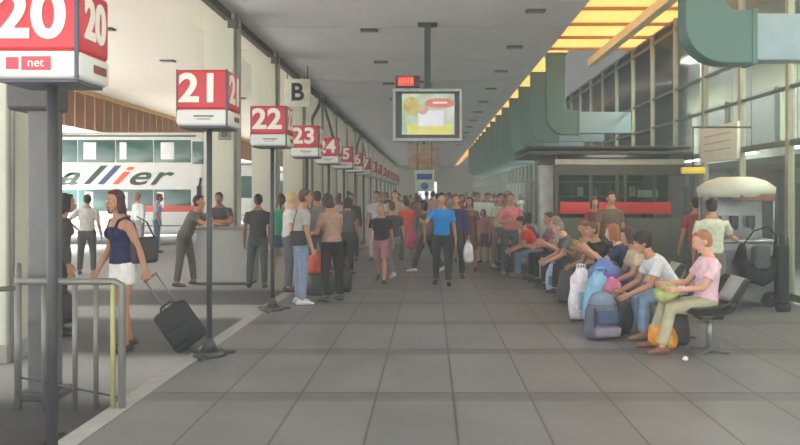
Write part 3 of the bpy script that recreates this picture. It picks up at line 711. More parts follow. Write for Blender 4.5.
    if kind != 'none':
        g = MB(); of = .012
        g.loft([(up((0, 0, .09)), hipr*.97+of, .112*f+of), (up((0, 0, .02)), hipr+of, .118*f+of), (pv+V(0, 0, -.05), hipr*.97+of, .112*f+of)], 16, ('flat', 'round'))
        for side, hp, kp, ap in legs:
            if kind == 'long':
                g.loft([(hp, .1*f, .102*f), ((hp+kp)/2, .088*f, .09*f), (kp, .07*f, .072*f), (kp+(ap-kp)*.5, .064*f, .066*f), (kp+(ap-kp)*.95, .056, .062)], 12, ('round', 'flat'))
            elif kind == 'shorts':
                g.loft([(hp, .102*f, .104*f), ((hp+kp)/2, .094*f, .096*f), (kp+(hp-kp)*.08, .09*f, .09*f)], 12, ('round', 'flat'))
            elif kind == 'mini':
                g.loft([(hp, .102*f, .104*f), (hp+(kp-hp)*.45, .098*f, .1*f)], 12, ('round', 'flat'))
        if kind == 'skirt': g.loft([(pv+V(0, 0, .02), hipr*1.05, .13), (pv+V(0, 0, -.32), hipr*1.2, .17)], 16, ('flat', 'flat'))
        if kind == 'mini': g.loft([(pv+V(0, 0, .02), hipr*1.05, .13), (pv+V(0, 0, -.2), hipr*1.1, .14)], 16, ('flat', 'flat'))
        garment(g, {'long': 'trousers', 'shorts': 'shorts', 'skirt': 'skirt', 'mini': 'short_skirt'}[kind], cloth(col2))
    # shoes
    for ap, A in shoe_specs:
        g = MB(); R_ = [(-.068, .03, .028, .034), (-.05, .036, .045, .045), (.0, .039, .05, .05), (.06, .043, .036, .036), (.12, .046, .028, .028), (.165, .038, .022, .022)]
        g.loft([((0, y, zz), rx, rz_) for y, rx, rz_, zz in R_], 12)
        for i, v in enumerate(g.v): g.v[i] = (v[0], v[1], max(v[2], .002)-.08)
        g.v = [tuple((ap+A@np.array(v))*s) for v in g.v]
        g.build('shoe', mat('shoe_%d_%d_%d' % shoes, shoes, .6), root)
    # hair
    hcol, st = hair
    if st != 'bald' or True:
        g = MB()
        def he_(c, rx, ry, rz): g.ell(hd(c), rx, ry, rz, 16, 10, HM)
        if st == 'bald': g.loft([(hd((.06, -.03, .0)), .02, .03), (hd((.035, -.082, .0)), .025, .03), (hd((-.035, -.082, .0)), .025, .03), (hd((-.06, -.03, .0)), .02, .03)], 8, side=(0, 0, 1))
        else:
            he_((0, -.024, .04), .083, .094, .096); he_((0, -.04, -.005), .078, .074, .08); he_((0, .04, .098), .05, .035, .022)
            if st == 'long': g.loft([(hd((0, -.055, .02)), .08, .05), (hd((0, -.085, -.1)), .085, .045), (hd((0, -.1, -.24)), .07, .03), (hd((0, -.1, -.31)), .04, .02)], 12); [g.loft([(hd((sd*.07, -.01, .05)), .02, .045), (hd((sd*.078, -.01, -.12)), .02, .035)], 8) for sd in (-1, 1)]
            if st == 'tail': he_((0, -.12, .05), .03, .035, .035); g.loft([(hd((0, -.13, .04)), .026, .026), (hd((0, -.16, -.06)), .026, .022), (hd((0, -.14, -.17)), .012, .012)], 8)
            if st == 'bob': g.loft([(hd((0, -.05, .03)), .086, .06), (hd((0, -.055, -.1)), .082, .05)], 12); [g.loft([(hd((sd*.07, .0, .05)), .022, .05), (hd((sd*.074, .0, -.08)), .02, .04)], 8) for sd in (-1, 1)]
            if st == 'big': he_((0, -.03, .05), .105, .11, .1)
        garment(g, 'hair', mat('hair_%d_%d_%d' % hcol, hcol, .7, var=.3, scale=40), .008 if Y < 19 else .014)
    # face
    if not far:
        for sd in (-1, 1):
            e = MB(); e.ell(tuple(hd((sd*.03, .084, .004))*s), .0125*s, .009*s, .008*s, 10, 6, HM); e.ell(tuple(hd((sd*.03, .0905, .004))*s), .006*s, .0035*s, .0065*s, 8, 6, HM, mi=1)
            e.build('eye', [mat('eye_white', (225, 220, 212), .3), mat('iris_dark', (46, 34, 28), .3)], root)
        e = MB().ell(tuple(hd((0, .0975, -.056))*s), .024*s, .006*s, .008*s, 10, 6, HM); e.build('mouth', mat('lips', (160, 88, 80), .5), root)
    world = {'arms': arms, 'legs': legs, 's': s}
    Rw = Rz(math.radians(face))
    def W(p): return V(X, Y, z0)+Rw@(np.array(p)*s)
    PEOPLE.append(root)
    return dict(root=root, W=W, hands=[W(a[3]+a[4]*.085+a[5]*.02) for a in arms], arms=arms, up=up, pel=pel, back=lambda q: W(up(q)))

BLK = (40, 34, 32); DBR = (58, 42, 34); BRN = (92, 64, 44); GRY = (130, 126, 120)
def pp(x, Y, *a, **k): return person(px(x, Y), Y, *a, **k)
# left side
w1 = pp(123, 7.45, 1.70, 140, 'woman in navy tank top and white short skirt pulling a suitcase', 'm', ((70, 40, 36), 'long'), ((44, 46, 78), 'tank'), ((222, 222, 216), 'mini'), (70, 60, 52),
        pose=('pull', dict(L=(6, 8, 2), R=(-5, 8, 2), AL=(-20, 8, 6, 0), AR=(6, 8, 20, 0))), fem=True, turn=15, grip={-1: 75, 1: 24})
pp(60, 8.3, 1.66, -60, 'person in dark loose clothes half hidden behind the nearest sign pole', 'm', (BLK, 'bob'), ((84, 82, 80), 'long'), ((58, 56, 58), 'long'), (50, 50, 50), 'stand', True)
pp(87, 14.5, 1.66, 15, 'man in pale grey shirt with a hand on his hip seen from behind', 'm', (DBR, 'short'), ((196, 194, 188), 'short'), ((74, 72, 68), 'long'), (70, 66, 60), 'hip')
pp(139, 19.5, 1.72, 150, 'man in white shirt standing in front of the double-decker bus', 'm', (GRY, 'short'), ((222, 224, 226), 'long'), ((150, 152, 156), 'long'), pose='stand')
pp(157, 20, 1.68, -70, 'person in light blue shirt and jeans beside the double-decker bus', 'm', (DBR, 'short'), ((176, 194, 208), 'short'), ((98, 124, 152), 'long'), pose='stand')
pp(184, 12.7, 1.70, -92, 'man in olive grey clothes bending over the counter end', 'm', (DBR, 'short'), ((104, 102, 92), 'short'), ((92, 88, 80), 'long'), (60, 54, 48), ('leanon', dict(lean=26)))
pp(222, 14.1, 1.72, 178, 'man in dark grey shirt standing behind the information counter', 't', (BLK, 'short'), ((74, 72, 74), 'short'), ((60, 60, 62), 'long'), pose='desk')
pp(204, 16.8, 1.62, 160, 'woman in mauve top partly hidden behind the pole of sign 21', 'm', (DBR, 'bob'), ((150, 96, 104), 'short'), ((80, 80, 86), 'long'), pose='stand', fem=True)
pp(258, 12.4, 1.66, 10, 'man in dark clothes with his back turned beside the counter', 't', (BLK, 'short'), ((66, 64, 64), 'short'), ((78, 82, 80), 'long'), (50, 48, 46), 'shift')
pp(281, 12.9, 1.66, 5, 'woman in bright green top and denim shorts', 'm', (DBR, 'tail'), ((60, 158, 124), 'short'), ((66, 88, 112), 'mini'), (170, 160, 150), 'shift', True)
p10 = pp(301, 10.6, 1.73, -62, 'man in light grey shirt and faded jeans near sign 22', 'm', (BRN, 'short'), ((172, 172, 166), 'short'), ((132, 148, 172), 'long'), (210, 210, 206), 'stand', turn=-10)
pp(289, 12.0, 1.70, -70, 'fair-haired person in white top behind the man in grey shirt', 'l', ((196, 172, 110), 'short'), ((212, 208, 206), 'short'), ((100, 100, 110), 'long'), pose='stand')
p11 = pp(332, 10.9, 1.68, 40, 'woman in beige top and black trousers facing the man in grey shirt', 'm', (DBR, 'bob'), ((168, 136, 116), 'short'), ((44, 42, 44), 'long'), (60, 56, 54), 'phone', True)
pp(318, 13.6, 1.72, 30, 'person in grey jacket between the grey-shirted man and beige-topped woman', 'm', (DBR, 'short'), ((118, 116, 116), 'long'), ((86, 84, 86), 'long'), pose='stand')
pp(347, 14.6, 1.6, -20, 'woman in dark grey outfit behind the beige-topped woman', 'm', (BLK, 'bob'), ((96, 92, 94), 'short'), ((70, 68, 70), 'long'), pose='shift', fem=True)
pp(352, 17.6, 1.68, 170, 'person in black clothes standing by the farther signs', 'm', (BLK, 'short'), ((58, 56, 60), 'long'), ((54, 54, 56), 'long'), pose='stand')
# centre
pp(381, 13.3, 1.53, 176, 'boy in black tee shirt and dusty pink shorts walking forward', 'm', (GRY, 'short'), ((50, 48, 50), 'short'), ((170, 116, 128), 'shorts'), (48, 44, 44), 'walk')
pp(393, 13.9, 1.55, 20, 'person in grey trousers close behind the boy in black tee', 'm', (BRN, 'short'), ((70, 68, 70), 'short'), ((124, 122, 120), 'long'), (224, 222, 216), 'walk2')
pp(377, 17.6, 1.74, 180, 'person in black and white top behind the boy in black tee', 'm', (BLK, 'short'), ((190, 190, 190), 'short'), ((206, 204, 200), 'long'), pose='stand')
pp(395, 18.8, 1.76, 180, 'tall tan figure in cream top behind the crowd by sign row', 'l', (BRN, 'short'), ((196, 176, 156), 'short'), ((128, 122, 116), 'long'), pose='stand')
pp(407, 17.5, 1.60, 10, 'person in orange red top walking away', 'm', (DBR, 'short'), ((214, 88, 58), 'short'), ((120, 116, 118), 'long'), pose='walk')
p20 = pp(427, 15.0, 1.58, 60, 'woman in grey brown top left of the man in blue', 'm', (BLK, 'bob'), ((112, 98, 92), 'short'), ((74, 68, 70), 'long'), (220, 216, 210), 'walk', True)
p18 = pp(442, 12.85, 1.69, 178, 'man in bright blue shirt and dark trousers walking toward the camera', 'm', (BLK, 'short'), ((30, 132, 206), 'short'), ((58, 56, 60), 'long'), (50, 48, 48), ('walk', dict(L=(9, 4, 3), R=(-6, 8, 3), AR=(36, 26, 70, 10))))
p19 = pp(456, 13.9, 1.66, 175, 'person in navy jacket behind the man in blue shirt', 'm', (BRN, 'short'), ((62, 62, 104), 'long'), ((66, 68, 60), 'long'), pose='stand')
pp(470, 15.3, 1.60, 165, 'woman in brown dress right of the man in blue', 'm', (DBR, 'long'), ((118, 88, 72), 'dress'), ((118, 88, 72), 'none'), (100, 80, 66), 'stand', True)
pp(461, 17.4, 1.66, 190, 'woman in plum top behind the brown dress', 'm', (DBR, 'bob'), ((122, 74, 92), 'short'), ((170, 150, 100), 'long'), pose='stand', fem=True)
pp(484, 17.0, 1.30, 150, 'child in pink and brown clothes beside the brown dress', 'm', (DBR, 'bob'), ((168, 120, 126), 'short'), ((110, 84, 90), 'shorts'), pose='stand', fem=True)
pp(478, 22, 1.72, 175, 'man in white shirt among the crowd right of centre', 'm', (BLK, 'short'), ((222, 224, 228), 'short'), ((110, 110, 116), 'long'), pose='stand')
pp(487, 23, 1.70, 185, 'second white-shirted man, just right of the other in the crowd', 'm', (DBR, 'short'), ((228, 228, 228), 'short'), ((120, 118, 120), 'long'), pose='shift')
pp(499, 16.0, 1.68, 200, 'woman in pale green top beside the man in pink', 'm', (DBR, 'tail'), ((190, 198, 170), 'short'), ((140, 118, 130), 'long'), (190, 180, 170), 'shift', True)
pp(510, 14.62, 1.69, 182, 'man in salmon pink shirt with folded arms and dark jeans', 'm', (DBR, 'short'), ((208, 120, 124), 'short'), ((92, 92, 100), 'long'), (170, 160, 150), 'arms')
pp(508, 18.5, 1.78, 170, 'tall person looking over the shoulder of the man in pink', 'm', (GRY, 'short'), ((150, 110, 104), 'short'), ((90, 88, 92), 'long'), pose='stand')
pp(492, 17.2, 1.22, 190, 'small child in mauve beside the woman in pale green', 'm', (DBR, 'short'), ((150, 120, 140), 'short'), ((80, 78, 84), 'shorts'), pose='stand')
# right, standing behind the bench
pp(610, 12.3, 1.70, 180, 'man in olive brown tee shirt with a green badge standing before the kiosk', 'm', (DBR, 'short'), ((118, 100, 84), 'short'), ((92, 84, 76), 'long'), pose='stand')
pp(594, 13.4, 1.60, 176, 'woman in dark maroon standing beside the man in olive brown', 'm', (BRN, 'bob'), ((124, 60, 66), 'short'), ((84, 80, 80), 'long'), pose='stand', fem=True)
pp(712, 9.4, 1.60, -18, 'man in pale green shirt standing at the drinks cart', 'm', (BLK, 'short'), ((196, 202, 178), 'short'), ((110, 108, 104), 'long'), pose=('shift', dict(AR=(40, 20, 40, 0))))
pp(697, 11.2, 1.62, 0, 'person in dull red top beyond the man in pale green', 'm', (DBR, 'short'), ((150, 70, 66), 'short'), ((90, 86, 84), 'long'), pose='stand')
# seated row, all facing the signs (towards the left)
def chair_mesh(t):
    m_ = MB(); nu, nv = 9, 14; th = .02
    prof = [(-.27, .435), (-.25, .415), (-.19, .40), (-.10, .39), (-.02, .385), (.06, .385), (.12, .40), (.165, .435), (.20, .49), (.225, .55), (.25, .61), (.275, .67), (.295, .72), (.305, .745)]
    top = []; bot = []
    for j, (x, z) in enumerate(prof):
        wv = .265-.06*(j/(nv-1))**2*(.8)+(-.02 if j < 2 else 0)
        for i in range(nu):
            u = -1+2*i/(nu-1); e = abs(u)**2.6
            if j < 7: p = (x, u*wv, z+e*(.06+.02*j))
            else: p = (x-e*(.17-.012*(j-7)), u*wv, z+e*.03)
            top.append(p)
            a, b_ = prof[max(0, j-1)], prof[min(nv-1, j+1)]; tx, tz = b_[0]-a[0], b_[1]-a[1]; L_ = math.hypot(tx, tz)
            bot.append((p[0]+tz/L_*th, p[1], p[2]-tx/L_*th))
    vs = top+bot; n0 = nu*nv; fs = []; 
    for j in range(nv-1):
        for i in range(nu-1):
            a = j*nu+i; fs.append((a, a+1, a+nu+1, a+nu)); fs.append((n0+a, n0+a+nu, n0+a+nu+1, n0+a+1))
    rim = [i for i in range(nu)]+[j*nu+nu-1 for j in range(1, nv)]+[(nv-1)*nu+i for i in range(nu-2, -1, -1)]+[j*nu for j in range(nv-2, 0, -1)]
    for k in range(len(rim)):
        a, b_ = rim[k], rim[(k+1) % len(rim)]; fs.append((b_, a, a+n0, b_+n0))
    m_.add(vs, fs, 0, True); m_.build('seat_shell', mat('seat_black', (52, 52, 54), .4), t)
    c = MB(); vs = []; 
    js = range(8, nv); 
    for j in js:
        for i in range(1, nu-1): p = top[j*nu+i]; vs.append((p[0]-.012, p[1]*.95, p[2]+.008))
    w_ = nu-2; fs = [(a, a+1, a+w_+1, a+w_) for j in range(len(js)-1) for i in range(w_-1) for a in [j*w_+i]]
    c.add(vs, fs, 0, True); o = c.build('back_pad', mat('pad_grey', (176, 180, 178), .5), t); q = o.modifiers.new('s', 'SOLIDIFY'); q.thickness = .01
    MB().cyl((0, 0, .03), (0, 0, .375), .035).build('pedestal', mat('chair_steel', (150, 150, 148), .35, metal=.5), t)
    f_ = MB()
    for a in range(4): f_.bar((0, 0, .03), (.2*math.cos(a*PI/2+.78), .2*math.sin(a*PI/2+.78), .015), .045, .025)
    f_.cyl((0, 0, .0), (0, 0, .05), .05); f_.build('foot', mat('chair_foot', (96, 96, 96), .5), t)
    MB().box(-.13, .09, -.12, .12, .35, .368).build('mounting_plate', steel_d, t)
CHY = [7.4+.76*k for k in range(13)]
CX = 2.92
c0 = thing('shell_chair', 'nearest black shell chair on a steel pedestal, under the man in pink shirt', 'chair', (CX+.03, CHY[0]-.02, 0), 0, 'black shell chairs of the waiting row')
chair_mesh(c0)
for ch in c0.children:
    if ch.name.startswith(('seat_shell', 'back_pad')): ch.scale = (1.16, 1.12, 1.03); ch.location.x = .02
for k, Y in enumerate(CHY[1:]):
    dup(c0, (CX-.06*k-.02-(.14 if k > 7 else 0), Y, 0), 0, ['black shell chair under the man in white shirt', 'black shell chair under the woman in tan top'][k] if k < 2 else 'black shell chair under the %s' % ['person with reddish brown hair', 'person in black tee shirt', 'woman in tan sleeveless top', 'grey-haired person in dark grey', 'person in pale top and dark trousers', 'man in mauve checked shirt', 'person in red tee shirt', 'person in dark mauve', 'person in white top', 'person in brown top', 'far end of the row'][k-2])
def cxk(k): return CX+.03 if k == 0 else CX-.06*(k-1)-.02-(.14 if k > 8 else 0)
def seated(k, h, label, *a, dx=0, **kw):
    return person(cxk(k)+.02+dx, CHY[k], h, kw.pop('face', 90), label, *a, seat=.415, **kw)
s0 = seated(0, 1.66, 'sandy-haired man in pale pink shirt seated on the nearest shell chair', 'l', ((156, 108, 74), 'short'), ((226, 190, 200), 'short'), ((176, 172, 140), 'long'), (128, 84, 60), dx=-.06, pose=('sit', dict(lean=-5, L=(86, 72, 5), R=(84, 68, 8), AL=(32, 8, 52, 14), AR=(34, 8, 52, 14), nod=14)))
s1 = seated(1, 1.76, 'black-haired man in white shirt and jeans leaning forward on his chair', 'm', (BLK, 'big'), ((210, 212, 216), 'short'), ((128, 156, 180), 'long'), (150, 120, 96), pose=('sitlean', dict(lean=34)), dx=-.05)
s2 = seated(2, 1.66, 'woman in beige tan top seated beyond the man in white', 'm', (DBR, 'bob'), ((196, 176, 152), 'short'), ((96, 100, 130), 'long'), pose=('sitlean', dict(lean=18)), fem=True, dx=-.1)
s3 = seated(3, 1.68, 'person with reddish brown hair in dark blue reaching out an arm', 'l', ((150, 92, 50), 'bob'), ((48, 60, 84), 'short'), ((70, 92, 140), 'long'), pose='sitreach', fem=True, face=70)
s4 = seated(4, 1.70, 'person in black tee shirt with a raised tanned arm in the seated row', 'm', (BRN, 'short'), ((44, 42, 44), 'short'), ((60, 58, 60), 'long'), pose='sitreach', face=110, dx=-.1)
seated(5, 1.66, 'woman in tan sleeveless top seated in the middle of the row', 'm', ((120, 90, 64), 'tail'), ((176, 150, 122), 'tank'), ((70, 66, 66), 'long'), pose='sitphone', fem=True, face=120, dx=-.08)
seated(6, 1.72, 'person in dark grey with grey hair seated in the row', 'l', (GRY, 'short'), ((96, 94, 92), 'short'), ((54, 52, 54), 'long'), pose='sitlean', dx=-.08)
seated(7, 1.68, 'person in pale top and dark trousers seated in the row', 'l', ((150, 120, 90), 'short'), ((200, 186, 170), 'short'), ((56, 54, 58), 'long'), pose='sitphone', dx=-.08)
seated(8, 1.74, 'man in mauve checked shirt seated at the far end of the near group', 'm', (DBR, 'short'), ((150, 112, 128), 'short'), ((50, 50, 54), 'long'), pose='sit', topmat=plaid('mauve_check', (160, 122, 138), (120, 84, 100)), dx=-.1, face=100)
seated(9, 1.70, 'person in red tee shirt and jeans seated leaning forward', 'm', (BLK, 'short'), ((206, 58, 44), 'short'), ((104, 128, 158), 'long'), (120, 116, 112), pose='sitlean', dx=-.1)
seated(10, 1.66, 'person in dark mauve seated beyond the red tee shirt', 'm', (DBR, 'bob'), ((110, 84, 100), 'short'), ((60, 58, 62), 'long'), pose='sit', fem=True, dx=-.05)
seated(11, 1.7, 'person in white top seated beyond the dark mauve one', 'm', (DBR, 'short'), ((196, 192, 188), 'short'), ((70, 68, 72), 'long'), pose='sitphone', dx=-.05)
seated(12, 1.7, 'person in brown top seated near the far end of the row', 'm', (BLK, 'short'), ((120, 96, 84), 'short'), ((70, 68, 72), 'long'), pose='sit', dx=-.05)
# the far crowd
rc = random.Random(21)
cols = [(190, 180, 176), (120, 100, 96), (170, 110, 104), (200, 200, 200), (90, 88, 96), (150, 130, 116), (196, 160, 140), (70, 90, 130), (160, 60, 60), (220, 216, 210), (110, 120, 100)]
xs_far = [338, 350, 362, 371, 386, 399, 404, 413, 418, 422, 433, 438, 447, 452, 459, 466, 472, 482, 491, 497, 505, 512, 523, 530, 327, 368, 445, 409, 477, 344, 393, 428, 455, 487, 535, 541]
def clear(X, Y, d=.72):
    if abs(X+2.25) < .45 or abs(X+4.47) < .7 or (X > 2.2 and Y < 18.5) or X > 4.6: return False
    return all((o.location.x-X)**2+(o.location.y-Y)**2 > d*d for o in PEOPLE)
protos = []
for i in range(7):
    Y = 21+i*1.7; xq = xs_far[i*5 % len(xs_far)]
    while not clear(px(xq, Y), Y): xq += 4 if xq < 440 else -4
    r_ = pp(xq, Y, rc.uniform(1.6, 1.8), rc.uniform(150, 200) if i % 2 else rc.uniform(-20, 20), 'indistinct traveller in the distant crowd', rc.choice('lmt'), (rc.choice([BLK, DBR, BRN, GRY]), rc.choice(['short', 'bob', 'short'])),
            (cols[i*3 % len(cols)], rc.choice(['short', 'long'])), (rc.choice([(70, 68, 72), (96, 104, 124), (120, 112, 104)]), 'long'), pose=['stand', 'walk', 'shift', 'walk2', 'arms', 'phone', 'stand'][i], fem=i % 2 == 1, group='distant crowd down the concourse')['root']; r_['label'] = ['distant traveller in pinkish grey standing', 'distant traveller in slate grey walking away', 'distant woman in moss green', 'distant woman in pale mauve striding', 'distant person with folded arms', 'distant person looking down at their hands', 'distant person in pale clothing turned away'][i]+' in the crowd'
    protos.append(r_)
cn = {190: 'pinkish grey', 120: 'brown', 170: 'dusty red', 200: 'pale grey', 90: 'slate', 150: 'taupe', 196: 'peach', 70: 'blue', 160: 'crimson', 220: 'off-white', 110: 'moss'}
def where(x):
    for lim, nm in ((362, 'among the left sign poles'), (400, 'right of the sign poles'), (436, 'below the hanging screen'), (470, 'behind the man in bright blue'), (505, 'right of the woman in brown dress')):
        if x < lim: return nm
    return 'left of the kiosk'
USED = set()
for i, xq in enumerate(xs_far*2):
    if i % 5 == 0 and i < 35: continue
    Y = (20.5+i*.62) if i < len(xs_far) else rc.uniform(42, 70)
    for tr in range(12):
        X = px(xq+rc.uniform(-4, 4)*(1+tr*.4), Y)
        if clear(X, Y): break
        Y += .3
    else: continue
    key = (Y < 35, where(430+700*X/Y)); av = [c for c in cols if (key, c) not in USED]
    if not av: continue
    ck = rc.choice(av); USED.add((key, ck)); cc = cloth(ck)
    s_ = protos[i % 7]; r_ = s_.copy(); C.objects.link(r_); r_.location = (X, Y, 0); r_.rotation_euler = (0, 0, s_.rotation_euler[2]+rc.uniform(-.5, .5)); PEOPLE.append(r_)
    r_['label'] = '%s traveller in %s top, %s' % ('distant' if Y < 35 else 'very distant', cn[ck[0]], where(430+700*X/Y))
    for ch in s_.children:
        c_ = ch.copy(); 
        if 'shirt' in ch.name: c_.data = ch.data.copy(); c_.data.materials[0] = cc
        C.objects.link(c_); c_.parent = r_

# ------------------------------------------------------------------ luggage and bags
def suitcase(base, top, wdt, dep, label, col=(26, 26, 29), handle_to=None):
    """a tilted wheeled case: base and top are the ends of its long axis"""
    t = thing('wheeled_suitcase', label, 'suitcase', tuple(base)); L = np.linalg.norm(np.array(top)-np.array(base))
    ax = Vector(np.array(top)-np.array(base)).normalized(); t.rotation_mode = 'QUATERNION'; t.rotation_quaternion = Vector((0, 0, 1)).rotation_difference(ax)
    m_ = mat('case_%d_%d_%d' % col, col, .7, bump=.2)
    MB().bbox(-wdt/2, wdt/2, -dep/2, dep/2, .03, L, .05).build('body', m_, t)
    MB().bbox(-wdt*.38, wdt*.38, -dep/2-.05, -dep/2+.02, .1, L*.55, .03).build('front_pocket', m_, t)
    for s in (-1, 1): MB().cyl((s*wdt*.38, dep/2, .03), (s*wdt*.38+.03*s, dep/2, .03), .045).build('wheel', blk, t)
    if handle_to is not None:
        hl = handle_to-L
        h_ = MB()
        for s in (-1, 1): h_.cyl((s*.07, dep/2-.03, L-.02), (s*.07, dep/2-.03, L+hl), .009)
        h_.cyl((-.085, dep/2-.03, L+hl), (.085, dep/2-.03, L+hl), .014); h_.build('pull_handle', mat('handle_steel', (120, 120, 122), .4, metal=.4), t)
    MB().loft([((-.09, 0, L), .012, .012), ((-.06, 0, L+.04), .012, .012), ((.06, 0, L+.04), .012, .012), ((.09, 0, L), .012, .012)], 8, side=(0, 1, 0)).build('carry_handle', blk, t)
    return t
hnd = w1['hands'][0]
cb = V(px(195, 7.4), 7.4, .05); ax = (hnd-cb); La = np.linalg.norm(ax); ct = cb+ax/La*.5
suitcase(cb, ct, .34, .24, 'black wheeled suitcase tilted behind the woman in navy', handle_to=La)
def blob_bag(X, Y, w_, d_, h_, label, col, cat='bag', name='plastic_bag', z=0, handles=True, group=None, second=None):
    t = thing(name, label, cat, (X, Y, z), random.uniform(-.4, .4), group); g = MB(); rr = random.Random(int(X*1000))
    rings = []
    for q, (zz, k) in enumerate(((.02, .82), (.15, 1.0), (.4, 1.03), (.65, .95), (.85, .8), (.97, .5))):
        rings.append(((rr.uniform(-.02, .02)*w_, rr.uniform(-.02, .02), zz*h_), w_/2*k*rr.uniform(.95, 1.05), d_/2*k*rr.uniform(.92, 1.05)))
    g.loft(rings, 18, ('flat', 'round'))
    for i, v in enumerate(g.v):
        a = math.atan2(v[1], v[0]); k = 1+.05*math.sin(5*a+v[2]*20)+.03*math.sin(9*a-v[2]*31); g.v[i] = (v[0]*k, v[1]*k, v[2])
    g.build('body', mat('bag_%d_%d_%d' % col, col, .5, var=.3, scale=9, bump=.5), t)
    if second: MB().bbox(-w_*.28, w_*.28, -d_/2-.02, -d_/2+.03, h_*.25, h_*.6, .015).build('patch', mat('bag_%d_%d_%d' % second, second, .5), t)
    if handles:
        for s in (-1, 1): MB().loft([((-w_*.18, s*d_*.15, h_*.92), .01, .01), ((-w_*.1, s*d_*.15, h_*1.12), .01, .01), ((w_*.1, s*d_*.15, h_*1.12), .01, .01), ((w_*.18, s*d_*.15, h_*.92), .01, .01)], 8, side=(0, 1, 0)).build('handle', mat('bag_%d_%d_%d' % col, col), t)
    return t
blob_bag(px(318, 11.1), 11.1, .34, .2, .3, 'orange red shopping bag hanging beside the beige-topped woman', (226, 96, 60), z=.42)
blob_bag(px(318, 11.6), 11.6, .55, .3, .42, 'dark green travel bag on the floor below the orange bag', (50, 58, 54), name='travel_bag')
blob_bag(px(343, 11.9), 11.9, .3, .25, .42, 'black bag on the floor right of the beige-topped woman', (42, 42, 44), name='travel_bag')
hx = p19['hands'][0]
blob_bag(hx[0], hx[1], .2, .12, .38, 'white bag carried beside the person in navy jacket', (232, 232, 238), z=hx[2]-.41)
blob_bag(px(411, 17.1), 17.1, .26, .16, .5, 'magenta pink bag beside the person in orange red', (196, 66, 108), z=.35)
blob_bag(px(62, 8.0), 8.0, .3, .2, .34, 'black handbag beside the half-hidden person at left', (40, 38, 40), z=.2)
# shoulder bag of the woman in navy
t = thing('shoulder_bag', 'dark shoulder bag on the strap of the woman in navy', 'bag', tuple(w1['back']((-.17, -.16, .16))), math.radians(140))
MB().bbox(-.05, .05, -.15, .15, -.14, .14, .04).build('body', mat('bag_dark', (58, 50, 50), .6), t)
MB().loft([((0, -.12, .12), .015, .006), ((-.06, .0, .3), .015, .006), ((-.09, .12, .36), .015, .006)], 8).build('strap', mat('bag_dark', (58, 50, 50)), t)
t = thing('shoulder_bag', 'small dark grey shoulder bag on the man in light grey shirt', 'bag', tuple(p10['back']((.19, -.1, .08))), math.radians(-62))
MB().bbox(-.05, .05, -.13, .13, -.1, .12, .03).build('body', cloth((66, 66, 64)), t)
MB().loft([((0, -.1, .1), .015, .006), ((-.02, -.06, .28), .015, .006), ((-.07, .0, .43), .015, .006)], 8).build('strap', cloth((50, 50, 50)), t)
# luggage by the seated row
t = thing('backpack', 'large slate blue hiking backpack standing on the floor before the seats', 'backpack', (px(602, 8.05), 8.05, 0), .15); t.scale = (1, 1, .74)
g = MB(); g.loft([((0, 0, .03), .19, .13), ((0, 0, .2), .21, .15), ((0, 0, .42), .2, .14), ((0, 0, .56), .16, .11)], 18, ('flat', 'round')); g.build('body', cloth((104, 110, 122)), t)
MB().bbox(-.12, .12, -.2, -.1, .26, .46, .03).build('top_pocket', cloth((76, 92, 122)), t); MB().bbox(-.15, .15, -.21, -.1, .07, .22, .03).build('front_pocket', cloth((138, 128, 142)), t)
for s in (-1, 1): MB().bar((s*.14, -.15, .1), (s*.14, -.14, .5), .025, .01).build('strap', cloth((60, 64, 72)), t)
MB().loft([((0, 0, .56), .17, .12), ((0, 0, .62), .15, .11)], 14).build('lid', cloth((120, 140, 158)), t)
blob_bag(px(581, 9.2), 9.2, .34, .25, .66, 'tall white plastic bag with blue print beside the hiking backpack', (226, 222, 226), second=(150, 180, 196))
blob_bag(px(599, 8.75), 8.75, .4, .24, .66, 'light blue plastic bag behind the hiking backpack', (130, 176, 206), second=(206, 200, 206))
blob_bag(px(553, 12.0), 12.0, .26, .2, .45, 'blue white and green plastic bag under the seated row', (168, 190, 222), second=(60, 130, 96))
blob_bag(px(567, 10.8), 10.8, .3, .3, .5, 'dark grey bag under the middle of the seated row', (72, 70, 74), name='travel_bag', handles=False)
blob_bag(px(582, 10.1), 10.1, .26, .3, .42, 'charcoal holdall between the middle seats and the plastic bags', (60, 58, 62), name='travel_bag')
blob_bag(px(624, 8.15), 8.35, .3, .3, .4, 'black rucksack on the floor right of the hiking backpack', (52, 50, 58), name='rucksack')
blob_bag(px(544, 13.6), 13.6, .3, .3, .5, 'pale blue bag before the person in red tee', (176, 196, 212))
t = blob_bag(px(662, 7.55), 7.55, .31, .25, .27, 'orange and yellow round bag on the floor under the pink-shirted man', (236, 146, 30), second=(240, 186, 60), name='round_bag', handles=False)
blob_bag(px(677, 7.75), 7.8, .28, .3, .4, 'black backpack on the floor behind the orange bag', (58, 56, 58), name='rucksack', handles=False)
hx = (s0['hands'][0]+s0['hands'][1])/2
blob_bag(hx[0]+.02, hx[1], .28, .24, .1, 'yellow green bag on the lap of the man in pink', (176, 190, 116), name='lap_bag', z=hx[2]-.11, handles=False)
hx = (s2['hands'][0]+s2['hands'][1])/2
blob_bag(hx[0]-.02, hx[1], .42, .36, .22, 'blue and purple jacket bundled on a lap in the row', (88, 124, 190), name='folded_jacket', cat='jacket', z=.55, handles=False, second=(110, 84, 160))
blob_bag(px(612, 8.6), 8.6, .22, .2, .16, 'small pink bag beside the hiking backpack', (206, 110, 150), z=.44, handles=False)
# litter on the floor
o = MB().loft([((0, 0, .004), .03, .02), ((.02, .01, .02), .022, .014)], 8).build('paper_scrap', white); o.location = (px(683, 7.05), 7.0, 0); tag(o, 'crumpled white paper scrap on the floor before the nearest chair', 'litter')

